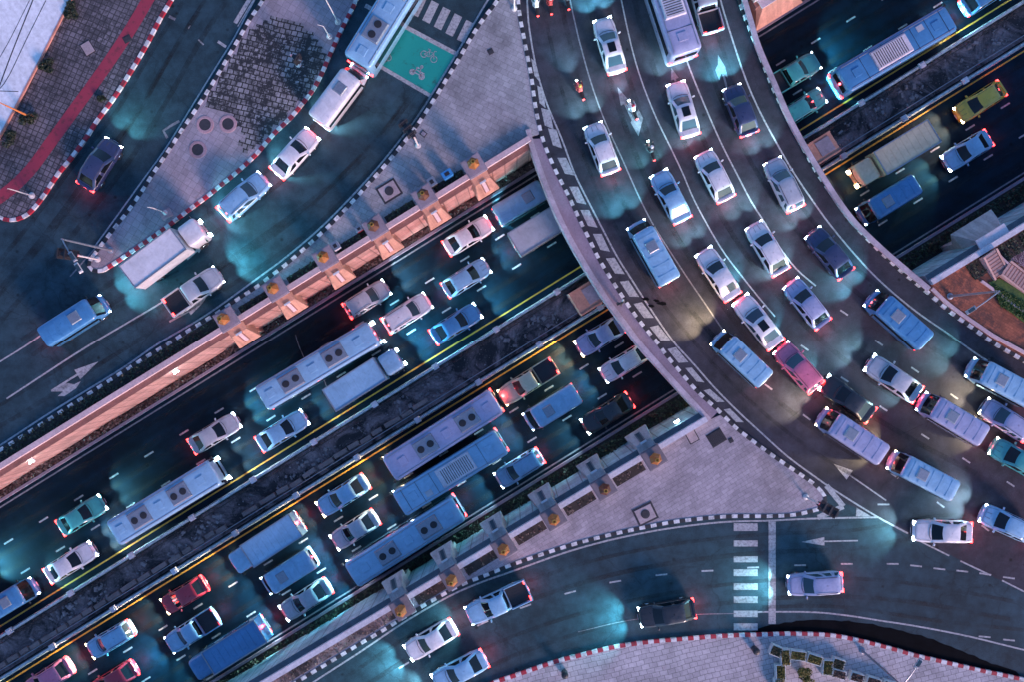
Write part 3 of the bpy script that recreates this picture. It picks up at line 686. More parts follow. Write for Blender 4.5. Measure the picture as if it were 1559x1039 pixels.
    mb.poly([Vector(P(x, y)[:2]) for x, y in ((1304, 774), (1326, 787), (1303, 787))], Z, 0)
    # left roads
    line([(800, -90), (741, 2.6), (697, 78), (655, 147), (624, 193), (567, 264), (499, 336), (442, 386), (390, 425), (312, 481), (240, 524), (182, 564), (78, 628), (0, 679), (-120, 757)], .14)
    line([(300, 426), (234, 468), (132.6, 528), (60, 575), (10, 608)], .13); line([(110, 475), (49, 520), (0, 551), (-60, 588)], .12); line([(150, 372), (106.6, 421)], .11, 1)
    line([(430, -75), (385, 4), (355, 60), (330, 100), (290, 165), (252, 226), (221, 269), (180, 326), (145, 374)], .12); line([(358, 35), (384, -8)], .33)
    line([(362, 40), (390, -8)], .08)
    line([(310, 68), (302, 60)], .12); dash(288, 41, 3, -5, 6, .1); dash(262, 27, 8, 4, 11, .22, 1); dash(338, 67, 12, 8, 15, .22); line([(255, 210), (248, 200), (262, 190), (273, 184)], .2, 1)
    for i in range(-6, 4):
        x, y = 655.6+i*17.6, 18+i*9.9; dx, dy = -7.2, 15; nx, ny = 5.6, 2.9
        mb.poly([Vector(P(a, b)[:2]) for a, b in ((x+dx-nx, y+dy-ny), (x+dx+nx, y+dy+ny), (x-dx+nx, y-dy+ny), (x-dx-nx, y-dy-ny))], Z, 0)
    mb.poly([Vector(P(a, b)[:2]) for a, b in ((565, 16), (693, 84), (656, 143), (552, 88))], .004, 2)
    line([(556, 8), (697, 83)], .34, 0, Z+.002); line([(550, 84), (656, 146)], .30, 0, Z+.002)
    # arrows
    def arrow(tip, tail, hl=24, hw=13, sw=2.2, mi=0, ang=None):
        a, b = Vector(tip), Vector(tail); d_ = (a-b).normalized(); n = Vector((-d_.y, d_.x)); h = a-d_*hl
        for q in ([a, h+n*hw/2, h-n*hw/2], [h+n*sw/2, h-n*sw/2, b-n*sw/2, b+n*sw/2]): mb.poly([Vector(P(p.x, p.y)[:2]) for p in q], Z, mi)
    arrow((1269, 707), (1349, 763), 30, 17); arrow((1220, 826), (1306, 824), 35, 13)
    arrow((150, 551), (78, 596), 38, 17, 3, 0); mb.poly([Vector(P(x, y)[:2]) for x, y in ((78, 597), (97, 583), (113, 586), (123, 581), (116, 592), (98, 604), (88, 604), (96, 597))], Z, 0)
    arrow((940, 132), (968, 192), 28, 15, 4, 1); mb.poly([Vector(P(x, y)[:2]) for x, y in ((960, 186), (972, 166), (979, 180), (972, 207))], Z, 1)
    arrow((1093, 83), (1111, 150), 22, 12, 3, 1); mb.poly([Vector(P(x, y)[:2]) for x, y in ((1089, 106), (1096, 92), (1104, 102), (1108, 118), (1098, 112), (1095, 122))], Z, 1)
    arrow((1022, 103), (1034, 140), 18, 12, 3, 1); arrow((308, 462), (258, 490), 24, 14, 3); mb.poly([Vector(P(x, y)[:2]) for x, y in ((283, 466), (300, 452), (318, 447), (308, 462), (290, 476))], Z, 0); arrow((310, 372), (285, 395), 14, 10, 3)
    structure(mb.build('road_marking', ['line_white', 'line_faded', 'bike_green']))
    # underpass
    mb2 = MB()
    def lo(u, v, L, w_, mi=0):
        a = [UV(u-L/2, v-w_/2), UV(u+L/2, v-w_/2), UV(u+L/2, v+w_/2), UV(u-L/2, v+w_/2)]; mb2.poly([Vector(p[:2]) for p in a], LOW+.006, mi)
    for v in (657, 1046): lo(0, vlow(v), 240, .13, 1)
    for v in (811, 888.5): lo(0, vlow(v), 240, .13, 2)
    for v, ph in ((708, (387, 593)), (759.5, (359.5, 671.5)), (944, (675.9, 692.3)), (997, (756.5, 703.8))):
        uu = upx(*ph)*KL; per = 62.9*KL; k = -30
        while k < 31: lo(uu+k*per, vlow(v), 16*KL, .14, 0); k += 1
    for x, y, a in ((450, 533, 2.4), (490, 590, 2.4)):
        c = P(x, y, LOW)
        pts = [c.xy+Vector((math.cos(t*.3)*0-.05*math.sin(t*5), -(t-.5)*2.6)) + Vector((t*.9, 0)) for t in [i/8 for i in range(9)]]
        ribbon(mb2, pts, .06, LOW+.006, 1)
    structure(mb2.build('road_marking', ['line_white', 'line_faded', 'line_yellow']))
markings()
def wear_mat():
    m, t, b = newmat('tyre_wear'); g_ = geo(t); b.inputs['Base Color'].default_value = (.012, .013, .016, 1); b.inputs['Roughness'].default_value = .7
    n = noise(t, g_, .35, 5, .7, .8); n2 = noise(t, g_, 6, 4, .7)
    a = mix(t, 1.0, ramp(t, n, [(.36, 0), (.66, .62)]), ramp(t, n2, [(.25, .35), (.7, 1)]), 'MULTIPLY'); t.links.new(a, b.inputs['Alpha'])
wear_mat()
mb = MB(); WN = [0]
def wear(pts, n_=2, w_=.34, gap=1.45, z=.0145):
    p_ = px_path(pts, 0, .8); ns_ = norms(p_)
    for k in range(n_):
        o_ = (k-(n_-1)/2)*gap; ribbon(mb, [p+q*o_ for p, q in zip(p_, ns_)], w_*random.uniform(.8, 1.3), z+k*.0008+WN[0]); WN[0] += .0005
for pts in ([(834, -20), (852, 60), (868, 130), (892, 205), (925, 290), (962, 360), (1010, 440), (1070, 515), (1140, 590), (1230, 665), (1330, 728)],
            [(905, -20), (925, 60), (946, 130), (975, 215), (1008, 290), (1050, 365), (1100, 440), (1170, 530), (1260, 605), (1360, 670), (1480, 735)],
            [(975, -20), (1002, 80), (1035, 165), (1075, 255), (1118, 335), (1170, 410), (1240, 490), (1330, 565), (1430, 630), (1540, 690)],
            [(1052, -20), (1080, 60), (1112, 150), (1150, 230), (1200, 310), (1265, 390), (1345, 460), (1430, 520), (1540, 580)],
            [(1540, 800), (1430, 800), (1300, 822), (1170, 828), (1050, 840), (930, 862), (820, 895), (700, 940), (600, 1000), (540, 1040)],
            [(1540, 930), (1400, 905), (1280, 895), (1150, 900), (1020, 918), (900, 945), (780, 985), (690, 1030)],
            [(640, 140), (600, 200), (540, 265), (470, 335), (380, 400), (270, 465), (150, 540), (40, 610), (-20, 645)],
            [(560, 90), (520, 160), (455, 235), (370, 305), (260, 385), (150, 460), (40, 530)],
            [(335, -10), (290, 60), (240, 150), (190, 230), (130, 310), (60, 400), (-10, 480)], [(290, 10), (240, 90), (190, 175), (130, 250), (60, 345), (-10, 430)]): wear(pts)
for pts, w_ in (([(0, 435), (60, 480), (140, 515), (200, 560)], .05), ([(640, 130), (560, 230), (470, 310), (330, 410), (240, 475)], .5), ([(1160, 560), (1220, 520)], .05), ([(1200, 640), (1262, 590)], .05), ([(1160, 925), (1280, 925), (1420, 945), (1559, 960)], .3), ([(1290, 700), (1420, 640)], .06)):
    ribbon(mb, px_path(pts, 0, .6), w_, .024)
o = mb.build('tyre_marks', 'tyre_wear'); o['kind'] = 'structure'
mb = MB()
for v in (683, 734, 785, 917, 970, 1021):
    for o_ in (-.72, .72):
        a = vlow(v)+o_; mb.poly([Vector(UV(u, w__)[:2]) for u, w__ in ((-90, a-.22), (90, a-.22), (90, a+.22), (-90, a+.22))], LOW+.011)
o = mb.build('tyre_marks', 'tyre_wear'); o['kind'] = 'structure'
# bike and motorcycle symbols in the green box
def stroke(mb, pts, w_, z, c, rot, k, mi=0):
    rm = Matrix.Rotation(rot, 2)
    path = [Vector(c[:2])+rm @ (Vector(p)*k) for p in pts]; ribbon(mb, path, w_, z, mi)
def ring(cx, cy, r, n=18): return [(cx+r*math.cos(2*math.pi*i/n), cy+r*math.sin(2*math.pi*i/n)) for i in range(n+1)]
sy = MB(); rot = R(-28)
c = P(653, 86); 
for s_ in (ring(-.42, 0, .24), ring(.42, 0, .24), [(-.42, 0), (-.15, .38), (.22, .38), (.42, 0)], [(-.15, .38), (.02, -.02), (.22, .38)], [(-.42, 0), (.02, -.02)], [(.22, .38), (.18, .56), (.34, .6)], [(-.15, .38), (-.2, .5)], [(-.32, .5), (-.08, .5)]): stroke(sy, s_, .055, .016, c, rot, 1.05)
c = P(635, 113)
for s_ in (ring(-.42, 0, .2), ring(.42, 0, .2), ring(-.42, 0, .1), ring(.42, 0, .1), [(-.42, 0), (-.2, .3), (.1, .28), (.25, .1), (.42, 0)], [(-.2, .05), (.2, .05)], [(.15, .3), (.5, .3)], [(.1, .32), (.05, .6), (-.2, .42)], ring(.05, .7, .09), [(-.2, .3), (-.28, .5), (-.12, .52)]): stroke(sy, s_, .085, .016, c, rot, 1.0)
c = P(584, 84)
for s_ in (ring(-.42, 0, .24), ring(.42, 0, .24), [(-.42, 0), (-.15, .38), (.22, .38), (.42, 0)]): stroke(sy, s_, .055, .016, c, rot, 1.0)
structure(sy.build('road_marking', 'line_white'))
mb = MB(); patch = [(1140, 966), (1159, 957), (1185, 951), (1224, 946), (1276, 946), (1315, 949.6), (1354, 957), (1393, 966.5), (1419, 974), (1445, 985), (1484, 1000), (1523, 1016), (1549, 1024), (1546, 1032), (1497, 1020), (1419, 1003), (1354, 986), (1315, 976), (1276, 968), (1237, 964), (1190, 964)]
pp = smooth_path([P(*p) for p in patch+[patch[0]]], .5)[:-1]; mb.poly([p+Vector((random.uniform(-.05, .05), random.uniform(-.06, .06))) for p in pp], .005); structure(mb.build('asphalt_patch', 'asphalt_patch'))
mb = MB()
for x, y, n in ((1000, 458, 9), (985, 455, 5), (1010, 462, 6), (992, 466, 5)):
    pts = [(x+math.cos(a)*random.uniform(3, 8)*(1.5 if i % 2 else .7), y+math.sin(a)*random.uniform(1.5, 4)) for i, a in enumerate([2*math.pi*k/n for k in range(n)])]
    mb.poly([Vector(P(*p)[:2]) for p in pts], .016+.0006*n)
structure(mb.build('oil_stain', 'asphalt_patch'))

# ------------------------------------------------------------------ manholes, covers
def manhole(px, py, label, square=False, rz=.3, r=.42, z=.15):
    root = empty('manhole', P(px, py, 0)+Vector((0, 0, z)), rz); tag(root, label, 'manhole')
    if square:
        mb = MB(); mb.box((0, 0, .015), (1.7, 1.45, .05)); mb.build('slab', 'cover_dark', root, bevel=.01)
        mb = MB(); mb.box((0, 0, .045), (1.4, 1.15, .04)); mb.build('frame', 'cover_pale', root, bevel=.01)
        mb = MB(); mb.lathe((0, 0, .06), [(r*.85, 0), (r*.85, .03), (r*.6, .04)], 24); mb.build('cover', 'cover_dark', root)
    else:
        mb = MB(); mb.lathe((0, 0, 0), [(.70, 0), (.68, .035), (.48, .04), (.46, .02)], 28, cap=False); mb.build('ring', 'ring_pink', root)
        mb = MB(); mb.lathe((0, 0, 0), [(.46, .0), (.46, .03), (.3, .035), (.1, .03)], 24); mb.build('cover', 'cover_dark', root)
manhole(313, 190, 'round dark manhole with pink rim, upper left of the three on the island')
manhole(348, 189, 'round dark manhole with pink rim, upper right of the three on the island')
manhole(302, 228, 'round dark manhole with pink rim, lowest of the three on the island')
manhole(593, 291, 'square framed manhole on the upper plaza near the salmon wall', True, .55)
manhole(982, 783, 'square framed manhole on the lower plaza near the curved kerb', True, .45)
def cover(px, py, w_, l_, rz, mat, label, cat='cover', bars=0):
    root = empty('access_cover', P(px, py)+Vector((0, 0, .15)), rz); tag(root, label, cat)
    mb = MB(); mb.box((0, 0, .012), (w_+.14, l_+.14, .03)); mb.build('frame', 'cover_dark', root)
    mb = MB(); mb.box((0, 0, .03), (w_, l_, .04)); 
    mb.build('lid', mat, root, bevel=.01)
    if bars:
        mb = MB(); 
        for i in range(bars): mb.box((-w_/2+w_*(i+.5)/bars, 0, .06), (.04, l_*.9, .03))
        mb.build('bars', 'trim_black', root)
cover(135, 74, .95, .75, .55+math.pi/2, 'cover_pale', 'pale square access cover on the left pavement')
cover(1090, 667, 1.15, 1.0, .55, 'cover_dark', 'black square grate near the bridge corner on the lower plaza', 'grate', 9)
cover(1053, 665, .7, .9, .5, 'cover_pale', 'small pinkish cover beside the white coping on the lower plaza')
cover(1112, 671, .22, .25, .5, 'cover_dark', 'tiny dark cover right of the black square grate')
cover(195, 60, .5, .4, .5, 'cover_dark', 'small dark cover on the red paving band')
cover(747, 79, .3, .3, .5, 'cover_dark', 'tiny dark cover in the middle of the upper plaza')
cover(645, 204, .3, .35, .9, 'plate_grey', 'tiny grey cover beside the black traffic signal')

# ------------------------------------------------------------------ poles, signals, lamps
def mast(base, top_h, arms, mat, label, cat, heads=(), name='street_lamp', r=.09, zb=.15):
    """arms: list of pixel targets at pole height; heads: (px,py) at that height"""
    b = P(*base, 0)+Vector((0, 0, zb)); root = empty(name, b); tag(root, label, cat)
    mb = MB(); mb.lathe((0, 0, 0), [(.26, 0), (.26, .05), (.16, .09), (r*1.2, .45)], 12); mb.build('base_plate', mat, root)
    mb = MB(); mb.tube([(0, 0, .1), (0, 0, top_h)], [r*1.15, r*.7], 10); mb.build('pole', mat, root)
    for (x, y) in arms:
        q = P(x, y, top_h+zb)-b; mb = MB(); mid = Vector((q.x*.5, q.y*.5, top_h+.18)); mb.tube([(0, 0, top_h-.15), (q.x*.12, q.y*.12, top_h+.02), mid, (q.x, q.y, top_h+.25)], [r*.7, r*.6, r*.5, r*.4], 8); mb.build('arm', mat, root)
    for (x, y, lit) in heads:
        q = P(x, y, top_h+zb)-b; a = math.atan2(q.y, q.x)
        mb = MB(); mb.box((q.x, q.y, top_h+.27), (.85, .34, .12), a, taper=(.85, .75)); h = mb.build('lamp_head', 'pole_grey' if not lit else 'pole_white', root, bevel=.03)
        mb = MB(); mb.box((q.x, q.y, top_h+.345), (.5, .24, .03), a); mb.build('solar_panel', 'glass_blue', h)
    return root
mast((1445, 451), 7.6, [(1478, 473)], 'pole_grey', 'tall grey street lamp on the brick plaza right of the bridge', 'street lamp', [(1476, 472, 0)])
mast((1312, 991), 7.6, [(1396, 1010)], 'pole_grey', 'tall grey street lamp on the bottom right pavement near the planters', 'street lamp', [(1396, 1009, 0)])
mast((170, 381), 8.2, [(127, 416)], 'pole_grey', 'tall grey lamp mast at the tip of the island', 'street lamp', [(113, 391, 0), (122, 408, 1)])
mast((47, 178), 3.6, [(-4, 154)], 'pole_orange', 'orange post leaning over the white forecourt', 'post', (), 'lamp_post', .08)
mast((50, 298), 3.4, [(14, 288)], 'pole_white', 'pale post on the left pavement near the rounded kerb', 'post', (), 'lamp_post', .05)
mast((253, 324), 2.8, [(226, 316)], 'pole_white', 'small pale post on the concrete slab of the island', 'post', (), 'lamp_post', .05)
mast((515, 34), 5, [(494, -2)], 'pole_white', 'thin pale post at the upper end of the island', 'post', (), 'lamp_post', .05)
mast((502, 56), 2.4, [(484, 39)], 'pole_white', 'short bent post on the island below the thin pale post', 'post', (), 'lamp_post', .05)
mb = MB(); mb.box((0, 0, .03), (.9, .7, .08)); o = mb.build('concrete_slab', 'ring_pink', bevel=.01); o.location = P(254, 326)+Vector((0, 0, .15)); o.rotation_euler[2] = .5; tag(o, 'small pinkish concrete slab under the pale post on the island', 'slab')
def signal(base, towards, label, hgt=4.2, n=3, arm=None):
    b = P(*base)+Vector((0, 0, .15)); root = empty('traffic_signal', b); tag(root, label, 'traffic signal')
    mb = MB(); mb.lathe((0, 0, 0), [(.24, 0), (.24, .06), (.1, .12)], 10); mb.tube([(0, 0, .1), (0, 0, hgt)], .075, 10); mb.build('pole', 'pole_white', root)
    q = (P(*towards)-P(*base)); a = math.atan2(q.y, q.x); L = q.length
    mb = MB(); mb.tube([(0, 0, hgt-.1), (math.cos(a)*L, math.sin(a)*L, hgt)], .05, 8); mb.build('arm', 'pole_grey', root)
    for k in range(n):
        d_ = L*(k+.6)/n; c_ = Vector((math.cos(a)*d_, math.sin(a)*d_, hgt-.25))
        mb = MB(); mb.box(c_, (.34, .42, .95), a); mb.box(c_+Vector((0, 0, .02)), (.1, .8, 1.1), a)
        for j in range(3): mb.box(c_+Matrix.Rotation(a, 3, 'Z') @ Vector((-.27, 0, .3-.3*j+.1)), (.22, .3, .03), a)
        h = mb.build('signal_head', 'signal_black', root, bevel=.02)
        for j in range(3):
            m2 = MB(); cc = c_+Matrix.Rotation(a, 3, 'Z') @ Vector((-.19, 0, .3-.3*j)); m2.tube([cc, cc+Matrix.Rotation(a, 3, 'Z') @ Vector((-.03, 0, 0))], .11, 12); m2.build('lens', 'signal_red' if j == 0 else 'trim_black', h)
signal((637, 222), (618, 198), 'black traffic signal on the kerb of the upper plaza', 3.2)
signal((150, 395), (118, 391), 'black traffic signal beside the lamp mast at the island tip', 3.4)
signal((1226, 757), (1252, 772), 'grey and black traffic signal at the pointed tip of the lower plaza', 3.4)
signal((455, 99), (470, 108), 'small black traffic signal on the worn paving of the island', 2.6, 1)
signal((783, 14), (786, -4), 'traffic signal beside the bridge kerb at the top of the upper plaza', 3.2, 2)
# boxes by the wall
def cabinet(px, py, size, mat, label, cat='box', rz=ANG):
    root = empty('utility_box', P(px, py)+Vector((0, 0, .15)), rz); tag(root, label, cat)
    a, b, h = size
    mb = MB(); mb.box((0, 0, h/2), (a, b, h)); mb.build('body', mat, root, bevel=.03)
    mb = MB(); mb.box((0, 0, h+.025), (a*1.08, b*1.08, .05)); mb.build('lid', 'pole_grey' if mat != 'bin_blue' else 'bin_blue', root, bevel=.02)
    mb = MB(); mb.box((0, 0, h+.062), (a*.5, b*.5, .02)); mb.build('vent', 'signal_black', root)
cabinet(514, 376, (.55, .6, .9), 'coping_white', 'small white utility box behind the fourth lantern pedestal')
cabinet(659, 280, (.6, .65, .9), 'trim_black', 'small black utility box beside the second lantern pedestal')
cabinet(682, 268, (.8, .55, .9), 'bin_blue', 'bright blue bin behind the salmon wall', 'bin')
cabinet(549, 350, (.5, .4, .7), 'paint_red', 'small dark red box behind the salmon wall')
for x, y, lb in ((1147, 987, 'black round bin on the bottom pavement below the zebra crossing'), (859, 1023, 'black round bin near the bottom edge below the curved kerb')):
    root = empty('litter_bin', P(x, y)+Vector((0, 0, .15))); tag(root, lb, 'bin')
    mb = MB(); mb.lathe((0, 0, 0), [(.2, 0), (.25, .1), (.27, .75), (.24, .8)], 20); mb.build('body', 'signal_black', root, smooth=False)
    mb = MB(); mb.lathe((0, 0, 0), [(.28, .8), (.26, .88), (.1, .94)], 20); mb.build('lid', 'trim_black', root)
# a shrub built from leaves
def shrub(loc, rx, ry, h, n, leaf, label, cat='shrub', group=None, ls=.09, root=None, rz=0):
    if root is None:
        root = empty('shrub', loc, rz); tag(root, label, cat, group)
    mb = MB()
    for _ in range(7):
        a = random.uniform(0, 6.3); mb.tube([(0, 0, 0), (math.cos(a)*rx*.5, math.sin(a)*ry*.5, h*.7)], [.03, .01], 5)
    mb.build('stem', 'bark', root)
    mb = MB(); cl = [(random.uniform(-.7, .7)*rx, random.uniform(-.7, .7)*ry, random.uniform(.45, .85)*h, random.uniform(.25, .5)) for _ in range(9)]
    for _ in range(n):
        cx, cy, cz, cr = random.choice(cl); d_ = Vector((random.gauss(0, 1), random.gauss(0, 1), random.gauss(0, 1))).normalized()*random.uniform(.6, 1)
        c_ = Vector((cx+d_.x*cr*rx*1.1, cy+d_.y*cr*ry*1.1, max(.03, cz+d_.z*cr*h*.7)))
        s_ = ls*random.uniform(.6, 1.3); q = Matrix.Rotation(random.uniform(0, 6.3), 3, Vector((random.random()-.5, random.random()-.5, random.random()-.2)).normalized())
        mb.face([c_+q @ Vector(p)*s_ for p in ((-1, 0, 0), (0, -.5, .1), (1, 0, 0), (0, .5, .1))])
    mb.build('foliage', leaf, root); return root
for x, y, rx, ry, h, lb in ((72, 103, .75, .6, .7, 'dark shrub at the forecourt edge, middle one of three on the left pavement'), (112, 18, .6, .7, .6, 'dark shrub at the top of the forecourt edge'), (47, 183, .7, .5, .8, 'dark shrub growing round the foot of the orange post'), (24, 212, .8, .7, .8, 'dark shrub at the forecourt edge near the left picture border'), (158, 152, .4, .3, .3, 'low weed patch beside the red and white kerb')):
    shrub(P(x, y)+Vector((0, 0, .15)), rx, ry, h, 900, 'leaf_dark', lb, ls=.1)
# planters, bottom right
PL = [(1178, 988, .9, .75, -.4, 0), (1192, 998, 1.3, .7, 1.65, 1), (1211, 995, 1.25, .7, -.12, 1), (1236, 1001, 1.2, .7, -.3, 1), (1256, 1013, 1.2, .75, 1.5, 1), (1272, 1008, .95, .8, -.3, 0), (1185, 1021, 1.3, .7, 1.6, 1), (1183, 1039, 1.0, .7, 1.6, 1), (1273, 1023, 1.05, .6, -.25, 2), (1300, 1028, 1.05, .65, -.3, 2), (1325, 1035, 1.1, .65, -.3, 2), (1350, 1041, 1.1, .65, -.3, 2)]
for i, (x, y, a, b, rz, kind) in enumerate(PL):
    look = ['dark leaved', 'olive leaved', 'reddish leaved'][kind]
    root = empty('planter', P(x, y)+Vector((0, 0, .15)), rz)
    tag(root, f'white box planter with {look} shrub in the bottom right garden, number {i+1} clockwise', 'planter', 'white planters in the bottom right garden')
    mb = MB(); W2, L2 = b, a
    for c_, d_ in (((0, W2/2, .3), (L2, .07, .6)), ((0, -W2/2, .3), (L2, .07, .6)), ((L2/2-.035, 0, .3), (.07, W2-.07, .6)), ((-L2/2+.035, 0, .3), (.07, W2-.07, .6))): mb.box(c_, d_)
    mb.build('box', 'planter_white', root, bevel=.015)
    mb = MB(); mb.box((0, 0, .24), (L2-.15, W2-.08, .46)); mb.build('soil', 'soil', root)
    mb = MB()
    for _ in range(420):
        c_ = Vector((random.uniform(-.46, .46)*L2, random.uniform(-.43, .43)*W2, .5+abs(random.gauss(0, .14)))); s_ = .055*random.uniform(.6, 1.4)
        q = Matrix.Rotation(random.uniform(0, 6.3), 3, Vector((random.random()-.5, random.random()-.5, random.random()-.2)).normalized())
        mb.face([c_+q @ Vector(p)*s_ for p in ((-1, 0, 0), (0, -.6, .1), (1, 0, 0), (0, .6, .1))])
    mb.build('foliage', ['leaf_dark', 'leaf_olive', 'leaf_dry'][kind], root)
for i, k in enumerate(kids(bpy.data.objects['planter'])): pass
shrub(P(1221, 1028)+Vector((0, 0, .15)), .75, .75, .9, 1600, 'leaf_olive', 'round olive shrub standing inside the ring of white planters', ls=.08)

# right bank: lawn, stairs, low walls
mb = MB(); mb.prism([Vector(P(x, y)[:2]) for x, y in ((1503, 430), (1520, 424), (1600, 470), (1760, 560), (1760, 610), (1559, 493), (1530, 470))], .1, .24); structure(mb.build('lawn', 'leaf_green'))
scatter_stuff('grass', 7000, lambda: (lambda t, q: P(1508+t*110+q*12, 432+t*62+q*34)+Vector((0, 0, .25+random.random()*.1)))(random.random(), random.random()), .07, 'leaf_green', 'green grass on the lawn right of the brick plaza', 'grass')
mb = MB(); ribbon(mb, px_path([(1492, 428), (1520, 448), (1559, 476), (1640, 520)], 0, 1), .22, .26); mb2 = MB(); sweep(mb2, px_path([(1492, 428), (1520, 448), (1559, 476), (1640, 520)], 0, .8), [(-.1, .1), (-.1, .32), (.1, .32), (.1, .1)])
o = mb2.build('garden_edging', 'coping_pink'); tag(o, 'pink stone edging between brick plaza and green lawn', 'edging')
def stairs(px, py, rz, n, width, label, pitch=.28, rise=.07, top=.75):
    root = empty('stairs', P(px, py)+Vector((0, 0, .15)), rz); tag(root, label, 'stairs')
    for k in range(n):
        z = top-k*rise
        mb = MB(); mb.box((k*pitch, 0, z/2), (pitch, width, z)); mb.box((k*pitch+pitch*.5-.03, 0, z-.02), (.07, width*1.0+.04, .06), mi=1); mb.build('step', ['step_pink', 'ledge_brown'], root)
    for s_ in (-1, 1):
        mb = MB(); L_ = n*pitch; a = [(-pitch/2, s_*(width/2+.12)-.08), (-pitch/2, s_*(width/2+.12)+.08)]
        mb.loft([[(-pitch/2, s_*(width/2+.12)-.08, 0), (-pitch/2, s_*(width/2+.12)+.08, 0), (-pitch/2, s_*(width/2+.12)+.08, top+.1), (-pitch/2, s_*(width/2+.12)-.08, top+.1)], [(L_, s_*(width/2+.12)-.08, 0), (L_, s_*(width/2+.12)+.08, 0), (L_, s_*(width/2+.12)+.08, max(.1, top-n*rise)), (L_, s_*(width/2+.12)-.08, max(.1, top-n*rise))]])
        mb.build('side_wall', 'step_pink', root)
stairs(1500, 389, R(-55), 7, .95, 'upper flight of pink stone stairs beside the dark ornate paving')
stairs(1527, 410, R(-35), 14, 1.0, 'long lower flight of pink stone stairs reaching the right edge', .28, .03, .5)
root = empty('landing', P(1515, 405)+Vector((0, 0, .15)), R(-45)); tag(root, 'small pink landing joining the two stone stair flights', 'landing')
mb = MB(); mb.box((0, 0, .13), (1.3, 1.4, .26)); mb.build('slab', 'step_pink', root, bevel=.03)
mb = MB(); mb.box((0, .62, .34), (1.3, .16, .3)); mb.build('side_wall', 'coping_pink', root, bevel=.02)
mb = MB(); mb.poly([Vector(P(x, y)[:2]) for x, y in ((1535, 392), (1800, 235), (1800, 520), (1580, 420))], .158); structure(mb.build('paving_patch', 'paving_curly'))
mb = MB()
for k in range(60):
    x, y = 1545+(k % 10)*14-(k//10)*3, 388+(k//10)*11-(k % 10)*3; c_ = P(x, y)
    for r_ in (.18, .3): ribbon(mb, [Vector((c_.x+r_*math.cos(t), c_.y+r_*math.sin(t))) for t in [i*.45 for i in range(12)]], .035, .164)
structure(mb.build('paving_pattern', 'cover_pale'))
soil_strip(upx(1470, 405)*S, upx(1700, 270)*S, 1, 'dark planted bed behind the pale wall right of the bridge', .15, 1.5, 300)
# buttresses on the right hand walls
def butt(px, py, side, label, w_=1.6, L_=2.6):
    uu = upx(px, py)*S; v = -13.05 if side < 0 else Vs(uu); root = empty('buttress', UV(uu, v, 0), ANG if side < 0 else ANG+math.pi); tag(root, label, 'buttress')
    rings = [[(-w_, -.3, .3), (w_, -.3, .3), (w_*.9, -1.1, .25), (-w_*.9, -1.1, .25)], [(-w_*1.3, -.8, -1.4), (w_*1.3, -.8, -1.4), (w_*1.5, -L_, -1.4), (-w_*1.5, -L_, -1.4)], [(-w_, -.8, -3.5), (w_, -.8, -3.5), (w_, -1.3, -3.5), (-w_, -1.3, -3.5)], [(-w_, -.8, -6), (w_, -.8, -6), (w_, -1.3, -6), (-w_, -1.3, -6)]]
    mb = MB(); mb.loft([list(reversed(r)) for r in rings]); mb.build('body', 'buttress_grey' if side > 0 else 'buttress_orange', root, bevel=.03)
    mb = MB(); mb.box((0, -.7, .36), (w_*2.05, 1.0, .12)); mb.build('cap', 'coping_white' if side > 0 else 'coping_pink', root, bevel=.02)
butt(1515, 373, 1, 'wide pale buttress on the wall right of the bridge', 1.3, 2.4)
butt(1180, -6, -1, 'orange buttress at top edge of picture right of the bridge', 1.5, 2.2)
butt(1240, -50, -1, 'orange buttress beyond the top edge right of the bridge', 1.0, 2.0)

# ------------------------------------------------------------------ vehicles
def rrect(xr, xf, w_, cr, zf, nf=4, nc=3, ns=8, bow=.0):
    """outline counter-clockwise starting front right; returns points and tags per segment"""
    pts, tg = [], []
    def bx(y): return -bow*(y/w_)**2
    A = w_-cr
    for i in range(nf): y = -A+2*A*i/nf; pts.append((xf+bx(y), y)); tg.append('f')
    for i in range(nc): a = math.pi/2*i/nc; pts.append((xf-cr+cr*math.cos(a)+bx(A), A+cr*math.sin(a))); tg.append('cf')
    for i in range(ns): pts.append((xf-cr-(xf-xr-2*cr)*i/ns, w_)); tg.append('sl%d' % i)
    for i in range(nc): a = math.pi/2*i/nc; pts.append((xr+cr-cr*math.sin(a), A+cr*math.cos(a))); tg.append('cr')
    for i in range(nf): y = A-2*A*i/nf; pts.append((xr-bx(y)*.5, y)); tg.append('r')
    for i in range(nc): a = math.pi/2*i/nc; pts.append((xr+cr-cr*math.cos(a), -A-cr*math.sin(a))); tg.append('cr')
    for i in range(ns): pts.append((xr+cr+(xf-xr-2*cr)*i/ns, -w_)); tg.append('sr%d' % (ns-1-i))
    for i in range(nc): a = math.pi/2*i/nc; pts.append((xf-cr+cr*math.sin(a)+bx(A), -A-cr*math.cos(a))); tg.append('cf')
    return [(x, y, zf) for x, y in pts], tg
def body_loft(L, W, top, zb=.24, nose=.85):
    """top: function x -> deck height"""
    rings = []; N = 22
    for i in range(N+1):
        s_ = -1+2*i/N; s_ = math.copysign(1-(1-abs(s_))**1.35, s_) if abs(s_) > 0 else 0; x = s_*L/2
        wf = (1-.24*max(0, (abs(s_)-.55)/.45)**2.4*(1.0 if s_ > 0 else .7)) if abs(s_) < .999 else .64
        wx = W/2*wf; t = top(x); e = 1.0 if abs(s_) < .98 else .86; t *= e; zz = zb+(.12 if abs(s_) > .98 else 0)
        half = [(0, zz), (wx*.85, zz), (wx*.97, zz+.14), (wx, .50*(t+zb)), (wx*.985, t-.12), (wx*.93, t-.035), (wx*.78, t), (wx*.4, t+.025), (0, t+.03)]
        ring = [(x, y, z) for y, z in half]+[(x, -y, z) for y, z in reversed(half[1:-1])]
        rings.append(ring)
    mb = MB(); mb.loft([r for r in rings]); return mb
